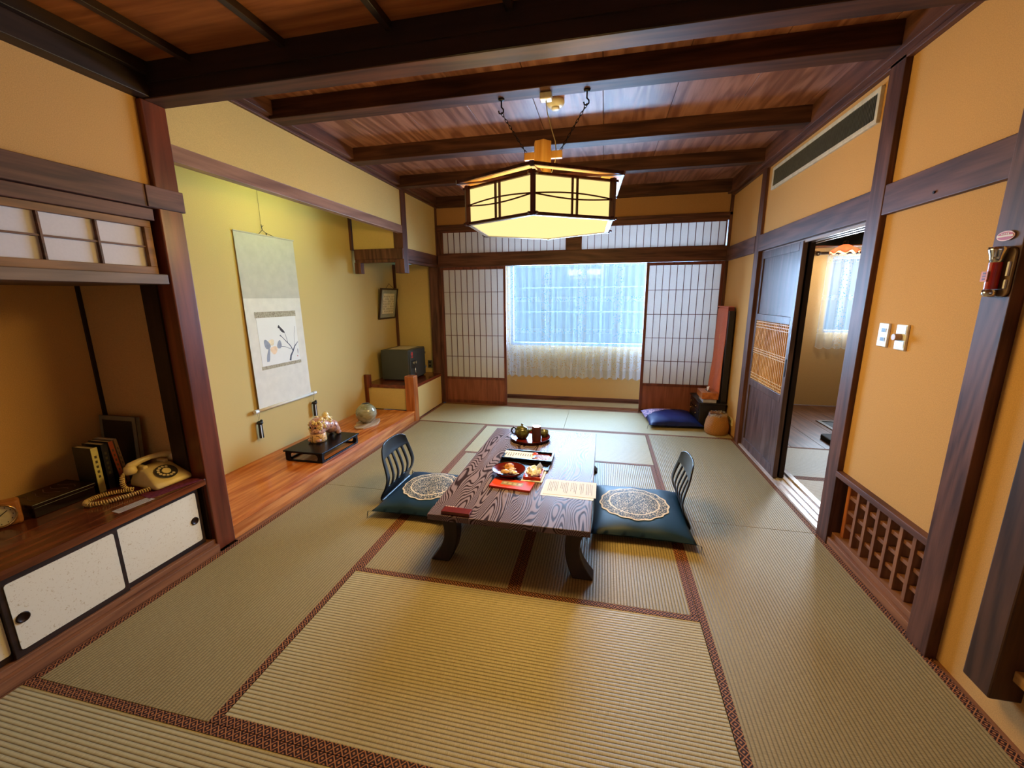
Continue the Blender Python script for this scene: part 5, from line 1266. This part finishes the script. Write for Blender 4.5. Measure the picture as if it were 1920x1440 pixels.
# emergency torch on the post
t = thing('emergency_torch', (3.545, .905, 1.47), 'red emergency torch clipped to the dark post at the right edge', 'torch')
CR = plain('chrome', (220, 222, 226), .12, .5, 1); RDP = plain('red_plastic', (160, 22, 14), .3)
bm = mk(); prism(bm, rrect(.862, .950, 1.480, 1.648, .02), 3.566, 3.575, 'x'); part('holder', bm, plain('smoky_holder', (110, 84, 56), .35), t, bevel=.002)
bm = mk(); tube(bm, [(3.548, .905, 1.508), (3.548, .905, 1.60)], .0175, 24); part('barrel', bm, RDP, t)
bm = lathe(mk(), [(0, 1.600), (.0178, 1.600), (.019, 1.612), (.020, 1.620), (.026, 1.640), (.027, 1.652), (0, 1.654)], (3.548, .905, 0), 24); part('head', bm, CR, t, smooth=True, label='chrome head')
bm = lathe(mk(), [(0, 1.482), (.014, 1.482), (.020, 1.488), (.020, 1.506), (0, 1.508)], (3.548, .905, 0), 24); part('end_cap', bm, CR, t, smooth=True, label='chrome end cap')
bm = mk(); ab(bm, (3.527, 3.531), (.899, .925), (1.535, 1.570)); part('label', bm, plain('orange_label', (206, 110, 50), .5), t)
bm = mk()
for k in range(3): ab(bm, (3.5265, 3.527), (.906, .918), (1.540+k*.010, 1.546+k*.010))
part('writing', bm, plain('dark_red_ink', (90, 14, 10), .5), t)
bm = mk(); ab(bm, (3.560, 3.566), (.869, .876), (1.51, 1.54)); ab(bm, (3.560, 3.566), (.869, .876), (1.552, 1.60)); part('white_strips', bm, WP, t)
t = thing('oval_sign', (3.57, .925, 1.668), 'small oval red and white sign above the torch', 'sign')
def oval(bm, a, b, x0, x1, n=32): return prism(bm, [(.922+a*math.cos(2*PI*i/n), 1.690+b*math.sin(2*PI*i/n)) for i in range(n)], x0, x1, 'x')
part('border', oval(mk(), .034, .017, 3.570, 3.5745), plain('pink_white', (226, 180, 170), .4), t); part('plate', oval(mk(), .030, .0135, 3.5690, 3.570), plain('sign_red', (170, 24, 40), .4), t)
part('band', box((3.5684, 3.569), (.892, .952), (1.6872, 1.6928)), WP, t)
bm = mk()
for k in range(4): ab(bm, (3.5684, 3.569), (.908+k*.008, .913+k*.008), (1.6945, 1.6995))
part('lettering', bm, WP, t)
solo('rail_screw', tube(mk(), [(3.588, 1.335, 1.925), (3.583, 1.335, 1.925)], .006, 10), plain('black_metal', (20, 18, 18), .35, .5, .5), 'tiny dark screw in the rail above the switches', 'screw')
